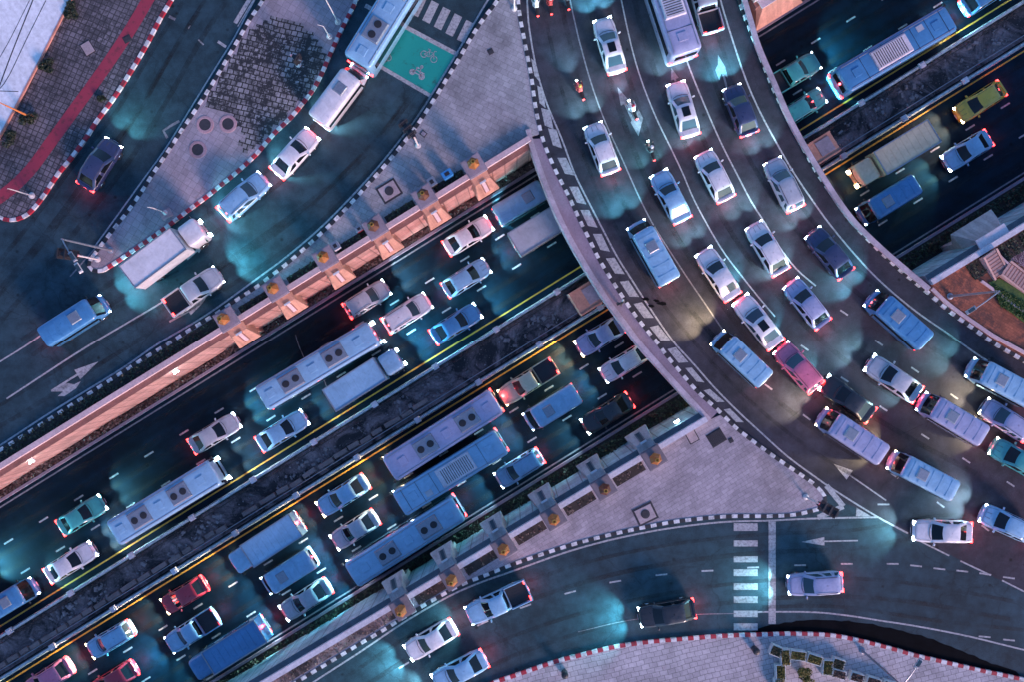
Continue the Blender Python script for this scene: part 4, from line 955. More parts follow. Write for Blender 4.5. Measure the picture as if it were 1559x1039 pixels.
def add_lights(root, L, W, zh, warm, ti, th, tail=True, hw=.62, htall=.16):
    for s_ in (-1, 1):
        mb = MB(); y = s_*W*hw/2*1.12
        mb.loft([[(L/2-.42, y-.09*1, zh+.05), (L/2-.40, y+.09, zh+.05), (L/2-.40, y+.09, zh+.09), (L/2-.42, y-.09, zh+.09)], [(L/2-.06, y-.17, zh-.07), (L/2-.10, y+.17, zh-.07), (L/2-.10, y+.17, zh+.045), (L/2-.06, y-.17, zh+.045)]])
        mb.build('headlight', 'head_warm' if warm else 'head_cool', root)
        mb = MB(); mb.box((-L/2+.10, y*1.04, th), (.17, .34, .16)); mb.build('tail_light', 'tail_red', root, bevel=.02)
    for s_ in (-1, 1):
        l = bpy.data.lights.new('headlight_beam', 'SPOT'); l.energy = HEAD_W; l.spot_size = R(70); l.spot_blend = 1.0; l.shadow_soft_size = .08
        l.color = (1, .72, .36) if warm else (.30, .80, 1.0)
        o = bpy.data.objects.new('headlight_beam', l); C.objects.link(o); o.parent = root; o.location = (L/2+.06, s_*W*.32, zh)
        o.scale = (1.5, 1, 1); o['lamp'] = 'warm' if warm else 'cool'; o.rotation_euler = Vector((-math.cos(R(7)), -s_*.08, math.sin(R(7)))).to_track_quat('Z', 'Y').to_euler()
    l = bpy.data.lights.new('tail_light_glow', 'POINT'); l.energy = TAIL_W; l.color = (1, .06, .08); l.shadow_soft_size = .1
    o = bpy.data.objects.new('tail_light_glow', l); C.objects.link(o); o.parent = root; o.location = (-L/2-.28, 0, th)
def wheels(root, xs, W, r):
    for x in xs:
        for s_ in (-1, 1):
            mb = MB(); y = s_*(W/2-.13); mb.tube([(x, y-.11, r), (x, y-.09, r), (x, y+.09, r), (x, y+.11, r)], [r*.88, r, r, r*.88], 20); wl = mb.build('wheel', 'rubber', root)
            mb = MB(); mb.tube([(x, y+s_*.10, r), (x, y+s_*.125, r)], [r*.62, r*.55], 14); mb.build('rim', 'chrome', wl)
def cabin(root, L, W, belt, roof, xr0, xf0, xr1, xf1, glass, pillars=(4,), wr=.78, roofname='roof', bodymat='paint_white', nrear=True):
    w0, w1 = W/2*.93, W/2*wr
    r0, tg = rrect(xr0, xf0, w0, .20, belt, bow=.16)
    seq = [(0, r0)]
    hs = [(.0, belt), (.5, belt+(roof-belt)*.52), (.92, belt+(roof-belt)*.93), (1.0, roof)]
    rings = []
    for k, z in hs:
        ke = k**.92; xr_ = xr0+(xr1-xr0)*ke; xf_ = xf0+(xf1-xf0)*ke; ww = w0+(w1-w0)*k**1.2
        if k == 1.0: xr_ += .05; xf_ -= .05; ww -= .05
        rings.append(rrect(xr_, xf_, ww, .20 if k < 1 else .22, z, bow=.16-.04*k)[0])
    last = rings[-1]; cx = (xr1+xf1)/2
    for sc, dz in ((.8, .035), (.4, .06), (.05, .068)): rings.append([(cx+(x-cx)*sc, y*sc, z+dz) for x, y, z in last])
    n = len(r0); parts = {'roof': MB(), 'windscreen': MB(), 'rear_window': MB(), 'side_window_l': MB(), 'side_window_r': MB()}
    for j in range(len(rings)-1):
        for k in range(n):
            q = [rings[j][k], rings[j][(k+1) % n], rings[j+1][(k+1) % n], rings[j+1][k]]
            t_ = tg[k]; dest = 'roof'
            if j < 2:
                if t_ == 'f': dest = 'windscreen'
                elif t_ == 'r' and nrear: dest = 'rear_window'
                elif t_[0] == 's' and int(t_[2:]) not in pillars: dest = 'side_window_'+t_[1]
            parts[dest].face(q)
    for k, mb in parts.items():
        if not mb.f: continue
        nm = 'side_window' if k.startswith('side') else k
        o = mb.build(nm, bodymat if k == 'roof' else glass, root, smooth=True)
        bmx = bmesh.new(); bmx.from_mesh(o.data); bmesh.ops.remove_doubles(bmx, verts=bmx.verts, dist=.0005); bmx.to_mesh(o.data); bmx.free()
    # glass is opaque dark; inner belt seal
def mirrors(root, x, W, z, mat):
    for s_ in (-1, 1):
        mb = MB(); mb.box((x, s_*(W/2+.10), z), (.14, .24, .15), s_*-.2, taper=(.8, .9)); mb.build('mirror', mat, root, bevel=.03)
def seams(root, pts_list):
    for pts, w_ in pts_list:
        mb = MB(); mb.tube(pts, w_, 4); mb.build('panel_gap', 'trim_black', root)
def plate(root, L, z):
    mb = MB(); mb.box((L/2+.005, 0, z), (.02, .42, .12)); mb.build('number_plate', 'coping_white', root)
    mb = MB(); mb.box((-L/2-.0, 0, z+.1), (.02, .42, .12)); mb.build('number_plate', 'coping_white', root)

def make_sedan(warm, glass='glass_dark', sun=False):
    L, W = 4.65, 1.80; root = empty('sedan_car')
    top = lambda x: .96-.17*max(0, (x-.7)/1.6)**1.6-(.12 if x > 2.2 else 0)-.03*max(0, (-x-1.2)/1.1)
    body_loft(L, W, top).build('body', 'paint_white', root, smooth=True, sub=1)
    cabin(root, L, W, .93, 1.43, -1.82, 1.02, -1.05, .22, glass)
    seams(root, [([(1.0, .70, .965), (1.6, .66, .93), (2.08, .58, .85)], .009), ([(1.0, -.70, .965), (1.6, -.66, .93), (2.08, -.58, .85)], .009), ([(2.08, .58, .86), (2.12, 0, .875), (2.08, -.58, .86)], .009), ([(-1.85, .64, .965), (-2.2, .6, .945)], .008), ([(-1.85, -.64, .965), (-2.2, -.6, .945)], .008), ([(.98, -.6, .985), (1.1, -.2, .995), (1.1, .3, .995), (.98, .6, .985)], .02)])
    if sun:
        mb = MB(); mb.box((-.38, 0, 1.497), (.78, .62, .02)); mb.build('sunroof', 'glass_dark', root, bevel=.008)
    mirrors(root, .72, W, .98, 'paint_white'); wheels(root, (-1.35, 1.4), W, .32); add_lights(root, L, W, .68, warm, 0, .78); plate(root, L, .45)
    mb = MB(); mb.box((2.30, 0, .56), (.06, 1.0, .16)); mb.build('grille', 'trim_black', root, bevel=.01)
    return root
def make_saloon(warm):
    L, W = 4.4, 1.78; root = empty('sedan_car')
    top = lambda x: .99-.15*max(0, (x-.8)/1.4)**1.7-(.11 if x > 2.05 else 0)-.02*max(0, (-x-1.2)/1.1)
    body_loft(L, W, top).build('body', 'paint_white', root, smooth=True, sub=1)
    cabin(root, L, W, .96, 1.50, -1.88, 1.16, -1.25, .36, 'glass_dark', (4,), .80)
    seams(root, [([(1.15, .70, .985), (1.6, .66, .95), (1.98, .56, .88)], .009), ([(1.15, -.70, .985), (1.6, -.66, .95), (1.98, -.56, .88)], .009), ([(1.98, .56, .88), (2.03, 0, .9), (1.98, -.56, .88)], .009), ([(1.5, .22, .985), (1.95, .18, .92)], .012), ([(1.5, -.22, .985), (1.95, -.18, .92)], .012), ([(-1.2, .60, 1.51), (.3, .62, 1.51)], .014), ([(-1.2, -.60, 1.51), (.3, -.62, 1.51)], .014)])
    mb = MB(); mb.box((-2.05, 0, 1.06), (.18, 1.25, .03)); mb.box((-2.05, .5, 1.02), (.08, .05, .08)); mb.box((-2.05, -.5, 1.02), (.08, .05, .08)); mb.build('spoiler', 'paint_white', root, bevel=.008)
    mb = MB(); mb.tube([(-1.05, 0, 1.54), (-1.2, 0, 1.72)], .012, 5); mb.build('aerial', 'trim_black', root)
    mirrors(root, .84, W, 1.0, 'paint_white'); wheels(root, (-1.3, 1.35), W, .32); add_lights(root, L, W, .70, warm, 0, .80); plate(root, L, .45)
    return root
def make_hatch(warm, glass='glass_blue'):
    L, W = 4.35, 1.80; root = empty('hatchback_car')
    top = lambda x: 1.02-.16*max(0, (x-.7)/1.5)**1.5-(.1 if x > 2.05 else 0)
    body_loft(L, W, top).build('body', 'paint_white', root, smooth=True, sub=1)
    cabin(root, L, W, .99, 1.58, -2.02, 1.05, -1.72, .32, glass, (3, 6), .82)
    seams(root, [([(1.0, .70, 1.02), (1.5, .66, .99), (1.9, .58, .93)], .009), ([(1.0, -.70, 1.02), (1.5, -.66, .99), (1.9, -.58, .93)], .009), ([(1.9, .58, .93), (1.94, 0, .95), (1.9, -.58, .93)], .009), ([(.98, -.6, 1.035), (1.1, -.2, 1.045), (1.1, .3, 1.045), (.98, .6, 1.035)], .02)])
    mb = MB()
    for s_ in (-1, 1): mb.tube([(-1.5, s_*.62, 1.60), (-1.2, s_*.63, 1.66), (0, s_*.63, 1.67), (.15, s_*.62, 1.6)], .022, 6)
    mb.build('roof_rail', 'trim_black', root)
    mirrors(root, .78, W, 1.04, 'paint_white'); wheels(root, (-1.3, 1.35), W, .34); add_lights(root, L, W, .72, warm, 0, .9); plate(root, L, .48)
    mb = MB(); mb.box((2.14, 0, .6), (.06, 1.0, .18)); mb.build('grille', 'trim_black', root, bevel=.01)
    return root
def make_pickup(warm, glass='glass_dark'):
    L, W = 5.2, 1.85; root = empty('pickup_truck')
    top = lambda x: (1.06-.12*max(0, (x-.9)/1.7)**1.5) if x > -.75 else .80
    body_loft(L, W, top, .34).build('body', 'paint_white', root, smooth=True, sub=1)
    cabin(root, L, W, 1.02, 1.68, -.78, 1.30, -.62, .58, glass, (4,), .80)
    mb = MB()
    for c_, d_ in (((-1.72, .86, .98), (1.78, .09, .42)), ((-1.72, -.86, .98), (1.78, .09, .42)), ((-2.56, 0, .98), (.09, 1.72, .42)), ((-.86, 0, .98), (.06, 1.6, .42))): mb.box(c_, d_)
    mb.build('cargo_bed', 'paint_white', root, bevel=.02)
    mb = MB(); mb.box((-1.7, 0, .88), (1.6, 1.6, .05)); 
    for i in range(7): mb.box((-1.7, -.66+.22*i, .91), (1.58, .06, .02))
    mb.build('bed_floor', 'trim_black', root)
    seams(root, [([(1.25, .70, 1.08), (1.9, .66, 1.04), (2.3, .58, .98)], .009), ([(1.25, -.70, 1.08), (1.9, -.66, 1.04), (2.3, -.58, .98)], .009), ([(2.3, .58, .98), (2.34, 0, .99), (2.3, -.58, .98)], .009)])
    mirrors(root, 1.0, W, 1.12, 'paint_white'); wheels(root, (-1.55, 1.6), W, .37); add_lights(root, L, W, .80, warm, 0, .9); plate(root, L, .55)
    return root
def boxy(root, L, W, z0, z1, mat, cr=.22, name='body', x0=None):
    rings = []
    xr, xf = (-L/2, L/2) if x0 is None else x0
    for z, ins in ((z0, .05), (z0+.15, 0), (z0+(z1-z0)*.55, .0), (z1-.25, .03), (z1-.07, .08), (z1-.015, .17)):
        rings.append(rrect(xr+ins*.6, xf-ins, W/2-ins, cr, z, bow=.05)[0])
    last = rings[-1]; cx = (xr+xf)/2
    rings.append([(cx+(x-cx)*.85, y*.6, z1+.01) for x, y, z in last]); rings.append([(cx+(x-cx)*.6, y*.05, z1+.025) for x, y, z in last])
    mb = MB(); mb.loft(rings); return mb.build(name, mat, root, smooth=True)
def make_van(warm, glass='glass_dark'):
    L, W = 5.3, 1.92; root = empty('van')
    boxy(root, L, W, .3, 2.15, 'paint_white', .26, x0=(-L/2, L/2-.75))
    top = lambda x: 1.15-.2*max(0, (x-1.6)/1.0)
    body_loft(L, W*.995, top, .3).build('lower_body', 'paint_white', root, smooth=True, sub=1)
    mb = MB(); n = 8
    rings = [[(2.42-.02-.10*(y/.8)**2, y, 1.10) for y in [-.84+1.68*i/n for i in range(n+1)]], [(1.86-.08*(y/.8)**2, y*.93, 1.92) for y in [-.84+1.68*i/n for i in range(n+1)]]]
    for i in range(n): mb.face([rings[0][i], rings[0][i+1], rings[1][i+1], rings[1][i]])
    mb.build('windscreen', glass, root, smooth=True)
    for s_ in (-1, 1):
        mb = MB(); mb.box((-.35, s_*(W/2+.003), 1.45), (4.1, .02, .5)); mb.build('side_window', glass, root)
        mb = MB(); mb.face([(2.32, s_*.80, 1.1), (1.84, s_*.80, 1.90), (1.84, s_*.955, 1.2), (1.9, s_*.955, 1.1)]); mb.build('a_pillar', 'paint_white', root)
    mb = MB(); mb.box((-L/2-.002, 0, 1.5), (.03, 1.4, .5)); mb.build('rear_window', glass, root)
    mb = MB(); 
    for i in range(5): mb.box((-1.9+.8*i, 0, 2.172), (.05, 1.45, .025))
    mb.build('roof_rib', 'paint_white', root)
    mb = MB(); mb.box((.4, 0, 2.21), (.9, .9, .1), taper=(.85, .85)); mb.build('roof_vent', 'pole_grey', root, bevel=.02)
    mirrors(root, 1.7, W, 1.3, 'trim_black'); wheels(root, (-1.6, 1.65), W, .35); add_lights(root, L, W, .8, warm, 0, 1.0); plate(root, L, .5)
    return root
def make_bus(warm, glass='glass_dark', variant=0):
    L, W = 10.5, 2.45; root = empty('bus')
    boxy(root, L, W, .35, 3.05, 'paint_white', .3)
    mb = MB(); n = 8
    ys = [-1.08+2.16*i/n for i in range(n+1)]
    for i in range(n): mb.face([(L/2+.012-.05*(ys[i]/1.2)**2, ys[i], 1.2), (L/2+.012-.05*(ys[i+1]/1.2)**2, ys[i+1], 1.2), (L/2-.03-.05*(ys[i+1]/1.2)**2, ys[i+1], 2.75), (L/2-.03-.05*(ys[i]/1.2)**2, ys[i], 2.75)])
    mb.build('windscreen', glass, root)
    for s_ in (-1, 1):
        mb = MB(); mb.box((-.2, s_*(W/2+.004), 2.0), (L-1.6, .02, .85)); mb.build('side_window', glass, root)
    mb = MB(); mb.box((-L/2, 0, 2.2), (.05, 1.7, .7)); mb.build('rear_window', glass, root)
    if variant:
        mb = MB(); mb.box((-.6, 0, 3.14), (3.4, 1.7, .2), taper=(.96, .9)); a = mb.build('air_conditioner', 'coping_white', root, bevel=.05)
        mb = MB()
        for q in range(14): mb.box((-2.0+q*.2, 0, 3.25), (.06, 1.3, .02))
        mb.build('grille', 'trim_black', a)
        for q in (-3.2, -1.1, 1.6, 3.0, 4.4): mb = MB(); mb.box((q, 0, 3.075), (.03, 2.0, .02)); mb.build('roof_seam', 'trim_black', root)
        mb = MB(); mb.box((2.4, .5, 3.08), (.6, .5, .05)); mb.build('patch', 'paint_silver', root)
    for x in (() if variant else (1.6, -2.4)):
        mb = MB(); mb.box((x, 0, 3.15), (1.9, 1.5, .22), taper=(.92, .88)); a = mb.build('air_conditioner', 'pole_grey', root, bevel=.04)
        mb = MB()
        for q in (-.45, .45): mb.lathe((x+q, 0, 3.26), [(.3, 0), (.3, .03), (.1, .04)], 16)
        mb.build('fan', 'trim_black', a)
    for x in ((3.7, -3.9) if variant else (-.4, 3.8, -4.3)):
        mb = MB(); mb.box((x, 0, 3.09), (.7, .7, .08)); mb.build('roof_hatch', 'paint_white', root, bevel=.02)
    mb = MB()
    for s_ in (-1, 1): mb.tube([(-4.9, s_*.95, 3.05), (4.9, s_*.95, 3.05)], .03, 6)
    mb.build('roof_rib', 'pole_grey', root)
    for s_ in (-1, 1): mb = MB(); mb.box((L/2+.15, s_*1.15, 2.5), (.14, .22, .4)); mb.tube([(L/2-.1, s_*1.1, 2.8), (L/2+.15, s_*1.15, 2.7)], .02, 6); mb.build('mirror', 'trim_black', root)
    wheels(root, (-3.2, 3.3), W, .48); add_lights(root, L+.5, W, .85, warm, 0, 1.1, hw=.7)
    for o in kids(root):
        if o.name.startswith('headlight') and o.type == 'MESH': o.location.x = .02
        if o.name.startswith('tail_light') and o.type == 'MESH': o.location.x = .22
    return root
def make_truck(warm, glass='glass_dark'):
    L, W = 6.8, 2.15; root = empty('box_truck')
    mb = MB(); x0, x1 = -L/2, L/2-1.75
    mb.box(((x0+x1)/2, 0, 1.88), (x1-x0, W, 2.0)); mb.build('cargo_box', 'paint_white', root, bevel=.04)
    mb = MB()
    for s_ in (-1, 1): mb.box(((x0+x1)/2, s_*(W/2-.03), 2.9), (x1-x0+.02, .09, .07))
    for x in (x0+.03, x1-.03): mb.box((x, 0, 2.9), (.09, W-.16, .07))
    mb.build('roof_edge', 'pole_grey', root)
    boxy(root, L, 1.95, .4, 2.25, 'paint_white', .25, 'cab', x0=(L/2-1.65, L/2))
    mb = MB(); mb.face([(L/2+.01, -.8, 1.3), (L/2+.01, .8, 1.3), (L/2-.10, .76, 2.06), (L/2-.10, -.76, 2.06)]); mb.build('windscreen', glass, root)
    mb = MB(); mb.box((-.9, 0, .65), (5.0, .9, .3)); mb.build('chassis', 'trim_black', root)
    mb = MB()
    for i in range(8): mb.box((-L/2+.4+.56*i, 0, 2.89), (.05, 1.9, .03))
    mb.build('roof_rib', 'paint_white', root)
    for s_ in (-1, 1): mb = MB(); mb.box((L/2-.3, s_*1.15, 1.7), (.1, .18, .35)); mb.build('mirror', 'trim_black', root)
    wheels(root, (-2.0, 2.4), W, .42); add_lights(root, L+.4, 1.95, .8, warm, 0, .8)
    for o in kids(root):
        if o.type == 'MESH' and o.name.startswith('tail_light'): o.location.x = .2
    return root

def person_mesh(name, joints, edges, mat, parent, root_i=0, sub=1):
    me = bpy.data.meshes.new(name); me.from_pydata([j[:3] for j in joints], edges, []); me.materials.append(M[mat])
    o = bpy.data.objects.new(name, me); C.objects.link(o); o.parent = parent
    m = o.modifiers.new('skin', 'SKIN'); m.use_smooth_shade = True
    for i, j in enumerate(joints):
        sv = me.skin_vertices[0].data[i]; sv.radius = (j[3], j[4] if len(j) > 4 else j[3]); sv.use_root = (i == root_i)
    s_ = o.modifiers.new('s', 'SUBSURF'); s_.levels = sub; s_.render_levels = sub
    return o
def add_head(parent, c, face_x=1):
    mb = MB(); cx, cy, cz = c
    mb.lathe((cx, cy, cz), [(.02, -.13), (.055, -.11), (.075, -.04), (.08, .02), (.07, .08), (.03, .115)], 14)
    mb.box((cx+face_x*.085, cy, cz-.02), (.03, .025, .04)); mb.box((cx, cy+.08, cz-.01), (.03, .02, .05)); mb.box((cx, cy-.08, cz-.01), (.03, .02, .05)); mb.build('head', 'skin', parent, smooth=True)
def make_rider(shirt, helmet):
    root = empty('person')
    J = [(-.25, 0, .86, .13, .11), (-.18, 0, 1.05, .13, .10), (-.06, 0, 1.28, .15, .10), (-.0, 0, 1.42, .06, .06), (.02, 0, 1.48, .05, .05),
         (-.02, .19, 1.34, .06), (.14, .28, 1.12, .045), (.36, .30, 1.04, .035), (.42, .29, 1.02, .03), (-.02, -.19, 1.34, .06), (.14, -.28, 1.12, .045), (.36, -.30, 1.04, .035), (.42, -.29, 1.02, .03),
         (-.20, .11, .80, .09), (.16, .2, .72, .07), (.06, .19, .36, .05), (.18, .19, .30, .04), (-.20, -.11, .80, .09), (.16, -.2, .72, .07), (.06, -.19, .36, .05), (.18, -.19, .30, .04)]
    E = [(0, 1), (1, 2), (2, 3), (3, 4), (2, 5), (5, 6), (6, 7), (7, 8), (2, 9), (9, 10), (10, 11), (11, 12), (0, 13), (13, 14), (14, 15), (15, 16), (0, 17), (17, 18), (18, 19), (19, 20)]
    person_mesh('body', J, E, shirt, root)
    for s_ in (-1, 1):
        for k in range(4):
            person_mesh('finger', [(.42, s_*(.26+.025*k), 1.02, .012), (.47, s_*(.262+.026*k), 1.035, .011), (.49, s_*(.262+.026*k), 1.0, .01)], [(0, 1), (1, 2)], 'skin', root)
        person_mesh('thumb', [(.41, s_*.25, 1.02, .013), (.44, s_*.225, 1.0, .011), (.47, s_*.225, .99, .01)], [(0, 1), (1, 2)], 'skin', root)
    add_head(root, (.05, 0, 1.60))
    mb = MB(); mb.lathe((.03, 0, 1.62), [(.135, -.07), (.14, 0), (.125, .07), (.08, .125), (.02, .145)], 18); mb.build('helmet', helmet, root, smooth=True)
    return root
def make_moto(body, warm=False):
    root = empty('motorcycle')
    for x in (-.62, .66):
        mb = MB(); n = 20
        mb.tube([(x, -.05, .28), (x, -.035, .28), (x, .035, .28), (x, .05, .28)], [.22, .28, .28, .22], 20); wl = mb.build('wheel', 'rubber', root)
        mb = MB(); mb.tube([(x, -.055, .28), (x, .055, .28)], .14, 12); mb.build('rim', 'chrome', wl)
    mb = MB(); mb.loft([[(x, y*w_, z+zz*h) for y, zz in ((-1, -.6), (-1, .4), (-.5, 1), (.5, 1), (1, .4), (1, -.6))] for x, w_, z, h in ((-.9, .06, .75, .06), (-.6, .13, .68, .12), (-.2, .14, .6, .14), (.1, .09, .45, .12), (.35, .13, .55, .2), (.55, .16, .72, .22), (.72, .07, .8, .1))]); mb.build('body', body, root, smooth=True, sub=1)
    mb = MB(); mb.loft([[(x, y*w_, z+zz*.05) for y, zz in ((-1, -1), (-1, .5), (0, 1), (1, .5), (1, -1))] for x, w_, z in ((-.85, .1, .84), (-.4, .14, .82), (0, .1, .76))]); mb.build('seat', 'rubber', root)
    mb = MB(); mb.tube([(.36, .34, 1.02), (.45, .2, 1.03), (.5, 0, 1.0), (.45, -.2, 1.03), (.36, -.34, 1.02)], .018, 7); mb.build('handlebar', 'trim_black', root)
    mb = MB(); mb.tube([(.5, 0, .98), (.66, 0, .28)], .03, 7); mb.build('fork', 'chrome', root)
    mb = MB(); mb.box((.66, 0, .92), (.1, .16, .12)); mb.build('headlight', 'head_cool', root, bevel=.02)
    mb = MB(); mb.box((-.92, 0, .78), (.06, .16, .07)); mb.build('tail_light', 'tail_red', root)
    l = bpy.data.lights.new('headlight_beam', 'SPOT'); l.energy = HEAD_W*.5; l.spot_size = R(80); l.spot_blend = 1; l.color = (.4, .85, 1)
    o = bpy.data.objects.new('headlight_beam', l); C.objects.link(o); o.parent = root; o.location = (.74, 0, .9); o.rotation_euler = Vector((-math.cos(R(9)), 0, math.sin(R(9)))).to_track_quat('Z', 'Y').to_euler()
    return root

PROTO = {}
MAKERS = {'sedan': make_sedan, 'saloon': make_saloon, 'coach': lambda w: make_bus(w, variant=1), 'sunroof sedan': lambda w: make_sedan(w, 'glass_blue', True), 'hatchback': make_hatch, 'pickup': make_pickup, 'van': make_van, 'bus': make_bus, 'truck': make_truck}
USED = {}
def reg(o): TREE[o.name] = kids(o); [reg(c) for c in TREE[o.name]]
def vehicle(kind, colour, loc, heading, label, group, warm=False, cat=None):
    var_ = {'sedan': 'saloon', 'bus': 'coach'}.get(kind) if random.random() < .5 else None
    key = (var_ or kind, warm)
    if key not in PROTO:
        r = MAKERS[key[0]](warm); bpy.context.view_layer.update(); reg(r); PROTO[key] = r; root = r
        # let paint be chosen per object
        for c in TREE[r.name]:
            if c.type == 'MESH' and c.data.materials and c.data.materials[0].name == 'paint_white': c['painted'] = 1; c.material_slots[0].link = 'OBJECT'; c.material_slots[0].material = M['paint_white']
    else: root = copy_tree(PROTO[key]); TREE[root.name] = kids_new(root)
    root.location = loc; root.rotation_euler = (0, 0, heading)
    for c in TREE[root.name]:
        if c.get('painted'): c.material_slots[0].material = M['paint_'+colour]
    i_ = random.randrange(4 if warm else 6)
    for c in TREE[root.name]:
        if c.get('lamp'): c.data = lamp_data(c, i_)
    k_ = random.uniform(.94, 1.04); root.scale = (k_, random.uniform(.96, 1.03), random.uniform(.97, 1.05)); root.rotation_euler[2] += random.uniform(-.022, .022)
    tag(root, label, cat or {'sedan': 'car', 'sunroof sedan': 'car', 'hatchback': 'car', 'pickup': 'pickup truck', 'truck': 'truck'}.get(kind, kind), group); return root
_new = {}
LAMPS = {'cool': [((.20, .80, .95), 1.1), ((.32, .86, 1.0), .8), ((.55, .9, 1.0), .85), ((.18, .72, .90), 1.4), ((.45, .88, .95), .6), ((.3, .85, .9), .5)], 'warm': [((1, .74, .40), 1.0), ((1, .8, .5), .6), ((1, .68, .32), 1.2), ((1, .84, .6), .7)]}
_lamp = {}
def lamp_data(o, i):
    k = (o['lamp'], i)
    if k not in _lamp:
        d_ = o.data.copy(); d_.color, e = LAMPS[k[0]][i]; d_.energy = HEAD_W*e; _lamp[k] = d_
    return _lamp[k]
def copy_tree(o, parent=None):
    c = o.copy(); C.objects.link(c); _new[c.name] = []
    if parent: c.parent = parent; _new[parent.name].append(c)
    for ch in TREE.get(o.name, []): copy_tree(ch, c)
    return c
def kids_new(o): return _new[o.name]
def head_of(p, q): a, b = P(*p), P(*q); return math.atan2(b.y-a.y, b.x-a.x)

# ---- underpass traffic: (lane v, list of (u_px centre, kind, colour))
KN = {'sedan': 'sedan', 'sunroof sedan': 'sedan', 'hatchback': 'hatchback', 'pickup': 'pickup', 'van': 'van', 'bus': 'bus', 'truck': 'box truck'}
def lane(vp, items, ne, where, warm, side, z=LOW):
    # items from the bridge outward
    cnt = 0
    for u, kind, col in items:
        loc = UV(u*KL, vlow(vp)+random.uniform(-.06, .06), LOW+.005)
        od = ordn[cnt]; cnt += 1
        vehicle(kind, col, loc, (ANG if ne else ANG+math.pi)+random.uniform(-.006, .006), f'{col} {KN[kind]}, {od} one {side} of bridge in {where}', 'traffic in the underpass', warm)
G = 'left'; Rr = 'right'
lane(683, [(126, 'van', 'pale blue'), (28, 'sedan', 'white'), (-152, 'hatchback', 'silver')], True, 'upper carriageway wall lane', False, G)
lane(734, [(136, 'truck', 'silver'), (-8, 'sedan', 'pale blue'), (-112, 'hatchback', 'white'), (-262, 'bus', 'pale blue'), (-455, 'sedan', 'silver'), (-690, 'sedan', 'teal'), (-905, 'hatchback', 'black')], True, 'upper carriageway middle lane', False, G)
lane(785, [(-58, 'sedan', 'blue'), (-215, 'truck', 'pale blue'), (-366, 'sedan', 'pale blue'), (-560, 'bus', 'pale blue'), (-742, 'sedan', 'white'), (-850, 'van', 'blue')], True, 'upper carriageway median lane', False, G)
lane(917, [(116, 'sedan', 'lilac'), (-12, 'pickup', 'cream'), (-160, 'bus', 'lilac'), (-340, 'sedan', 'pale blue'), (-470, 'truck', 'pale blue'), (-622, 'sedan', 'red'), (-752, 'hatchback', 'pale blue'), (-862, 'sedan', 'pink')], False, 'lower carriageway median lane', True, G)
lane(970, [(126, 'sedan', 'white'), (-2, 'van', 'pale blue'), (-180, 'bus', 'pale blue'), (-352, 'sedan', 'silver'), (-468, 'van', 'pale blue'), (-640, 'pickup', 'pale blue'), (-780, 'sedan', 'red')], False, 'lower carriageway middle lane', False, G)
lane(1021, [(64, 'sedan', 'black'), (-92, 'hatchback', 'pale blue'), (-290, 'bus', 'pale blue'), (-470, 'sedan', 'silver'), (-600, 'truck', 'blue')], False, 'lower carriageway wall lane', False, G)
lane(734, [(572, 'pickup', 'teal')], True, 'upper carriageway middle lane', False, Rr)
lane(785, [(556, 'sedan', 'teal'), (706, 'bus', 'blue'), (880, 'sedan', 'blue')], True, 'upper carriageway median lane', False, Rr)
lane(917, [(492, 'sedan', 'lilac'), (628, 'truck', 'cream'), (790, 'sedan', 'yellow')], False, 'lower carriageway median lane', True, Rr)
lane(970, [(452, 'sedan', 'white'), (590, 'van', 'blue'), (735, 'sedan', 'pale blue')], False, 'lower carriageway middle lane', False, Rr)

# ---- traffic on the upper roads
def car(kind, col, p, q, label, grp, warm=False, z=.005):
    return vehicle(kind, col, P(p[0], p[1], .7)*Vector((1, 1, 0)) + Vector((0, 0, z)), head_of(p, q), label, grp, warm)
GB = 'cars on the curved bridge'
car('sunroof sedan', 'white', (928, 69), (914, 20), 'white sedan with dark glass roof, first car at top left of the bridge', GB)
car('sedan', 'white', (916, 226), (897, 178), 'white sedan close to the hatched left edge of the bridge', GB)
car('sunroof sedan', 'white', (1040, 166), (1026, 118), 'white sedan with sunroof beside the dark blue sedan', GB)
car('sedan', 'dark blue', (1127, 168), (1110, 124), 'dark blue sedan in the right lane near the top of the bridge', GB)
car('hatchback', 'silver', (1193, 281), (1172, 238), 'silver hatchback with roof rails nearest the right parapet of the bridge', GB)
car('sedan', 'white', (1088, 268), (1068, 228), 'white sedan left of the silver hatchback with roof rails', GB)
car('sedan', 'pale blue', (1021, 299), (1000, 258), 'pale blue sedan in the second lane at the middle of the bridge', GB)
car('sedan', 'white', (1168, 378), (1146, 340), 'white sedan behind the white sedan left of the silver hatchback', GB)
car('sedan', 'white', (1093, 417), (1070, 380), 'white sedan behind the pale blue sedan at the middle of the bridge', GB)
car('sunroof sedan', 'white', (1154, 490), (1128, 456), 'white sedan with sunroof, second behind the pale blue sedan', GB)
car('hatchback', 'pink', (1215, 560), (1181, 519), 'pink hatchback third behind the pale blue sedan', GB)
car('bus', 'lilac', (1008, 2), (986, -66), 'lilac bus cut by the top edge of the picture', GB)
car('pickup', 'silver', (1072, 4), (1060, -40), 'silver pickup cut by the top edge beside the lilac bus', GB)
car('van', 'pale blue', (992, 385), (968, 340), 'pale blue van alone in the left lane of the bridge', GB)
car('van', 'pale blue', (1125, 546), (1086, 508), 'pale blue van with warm headlights, front one of the left lane queue', GB, True)
car('van', 'lilac', (1292, 663), (1250, 636), 'lilac van with warm headlights, middle one of the left lane queue', GB, True)
car('van', 'pale blue', (1399, 723), (1354, 699), 'pale blue van with warm headlights, last of the left lane queue', GB, True)
car('sedan', 'black', (1290, 608), (1244, 574), 'black sedan with red tail lights in the second lane below the bridge', GB)
car('sedan', 'lilac', (1228, 462), (1196, 422), 'lilac sedan in the third lane, first behind the crossing of the bridge', GB)
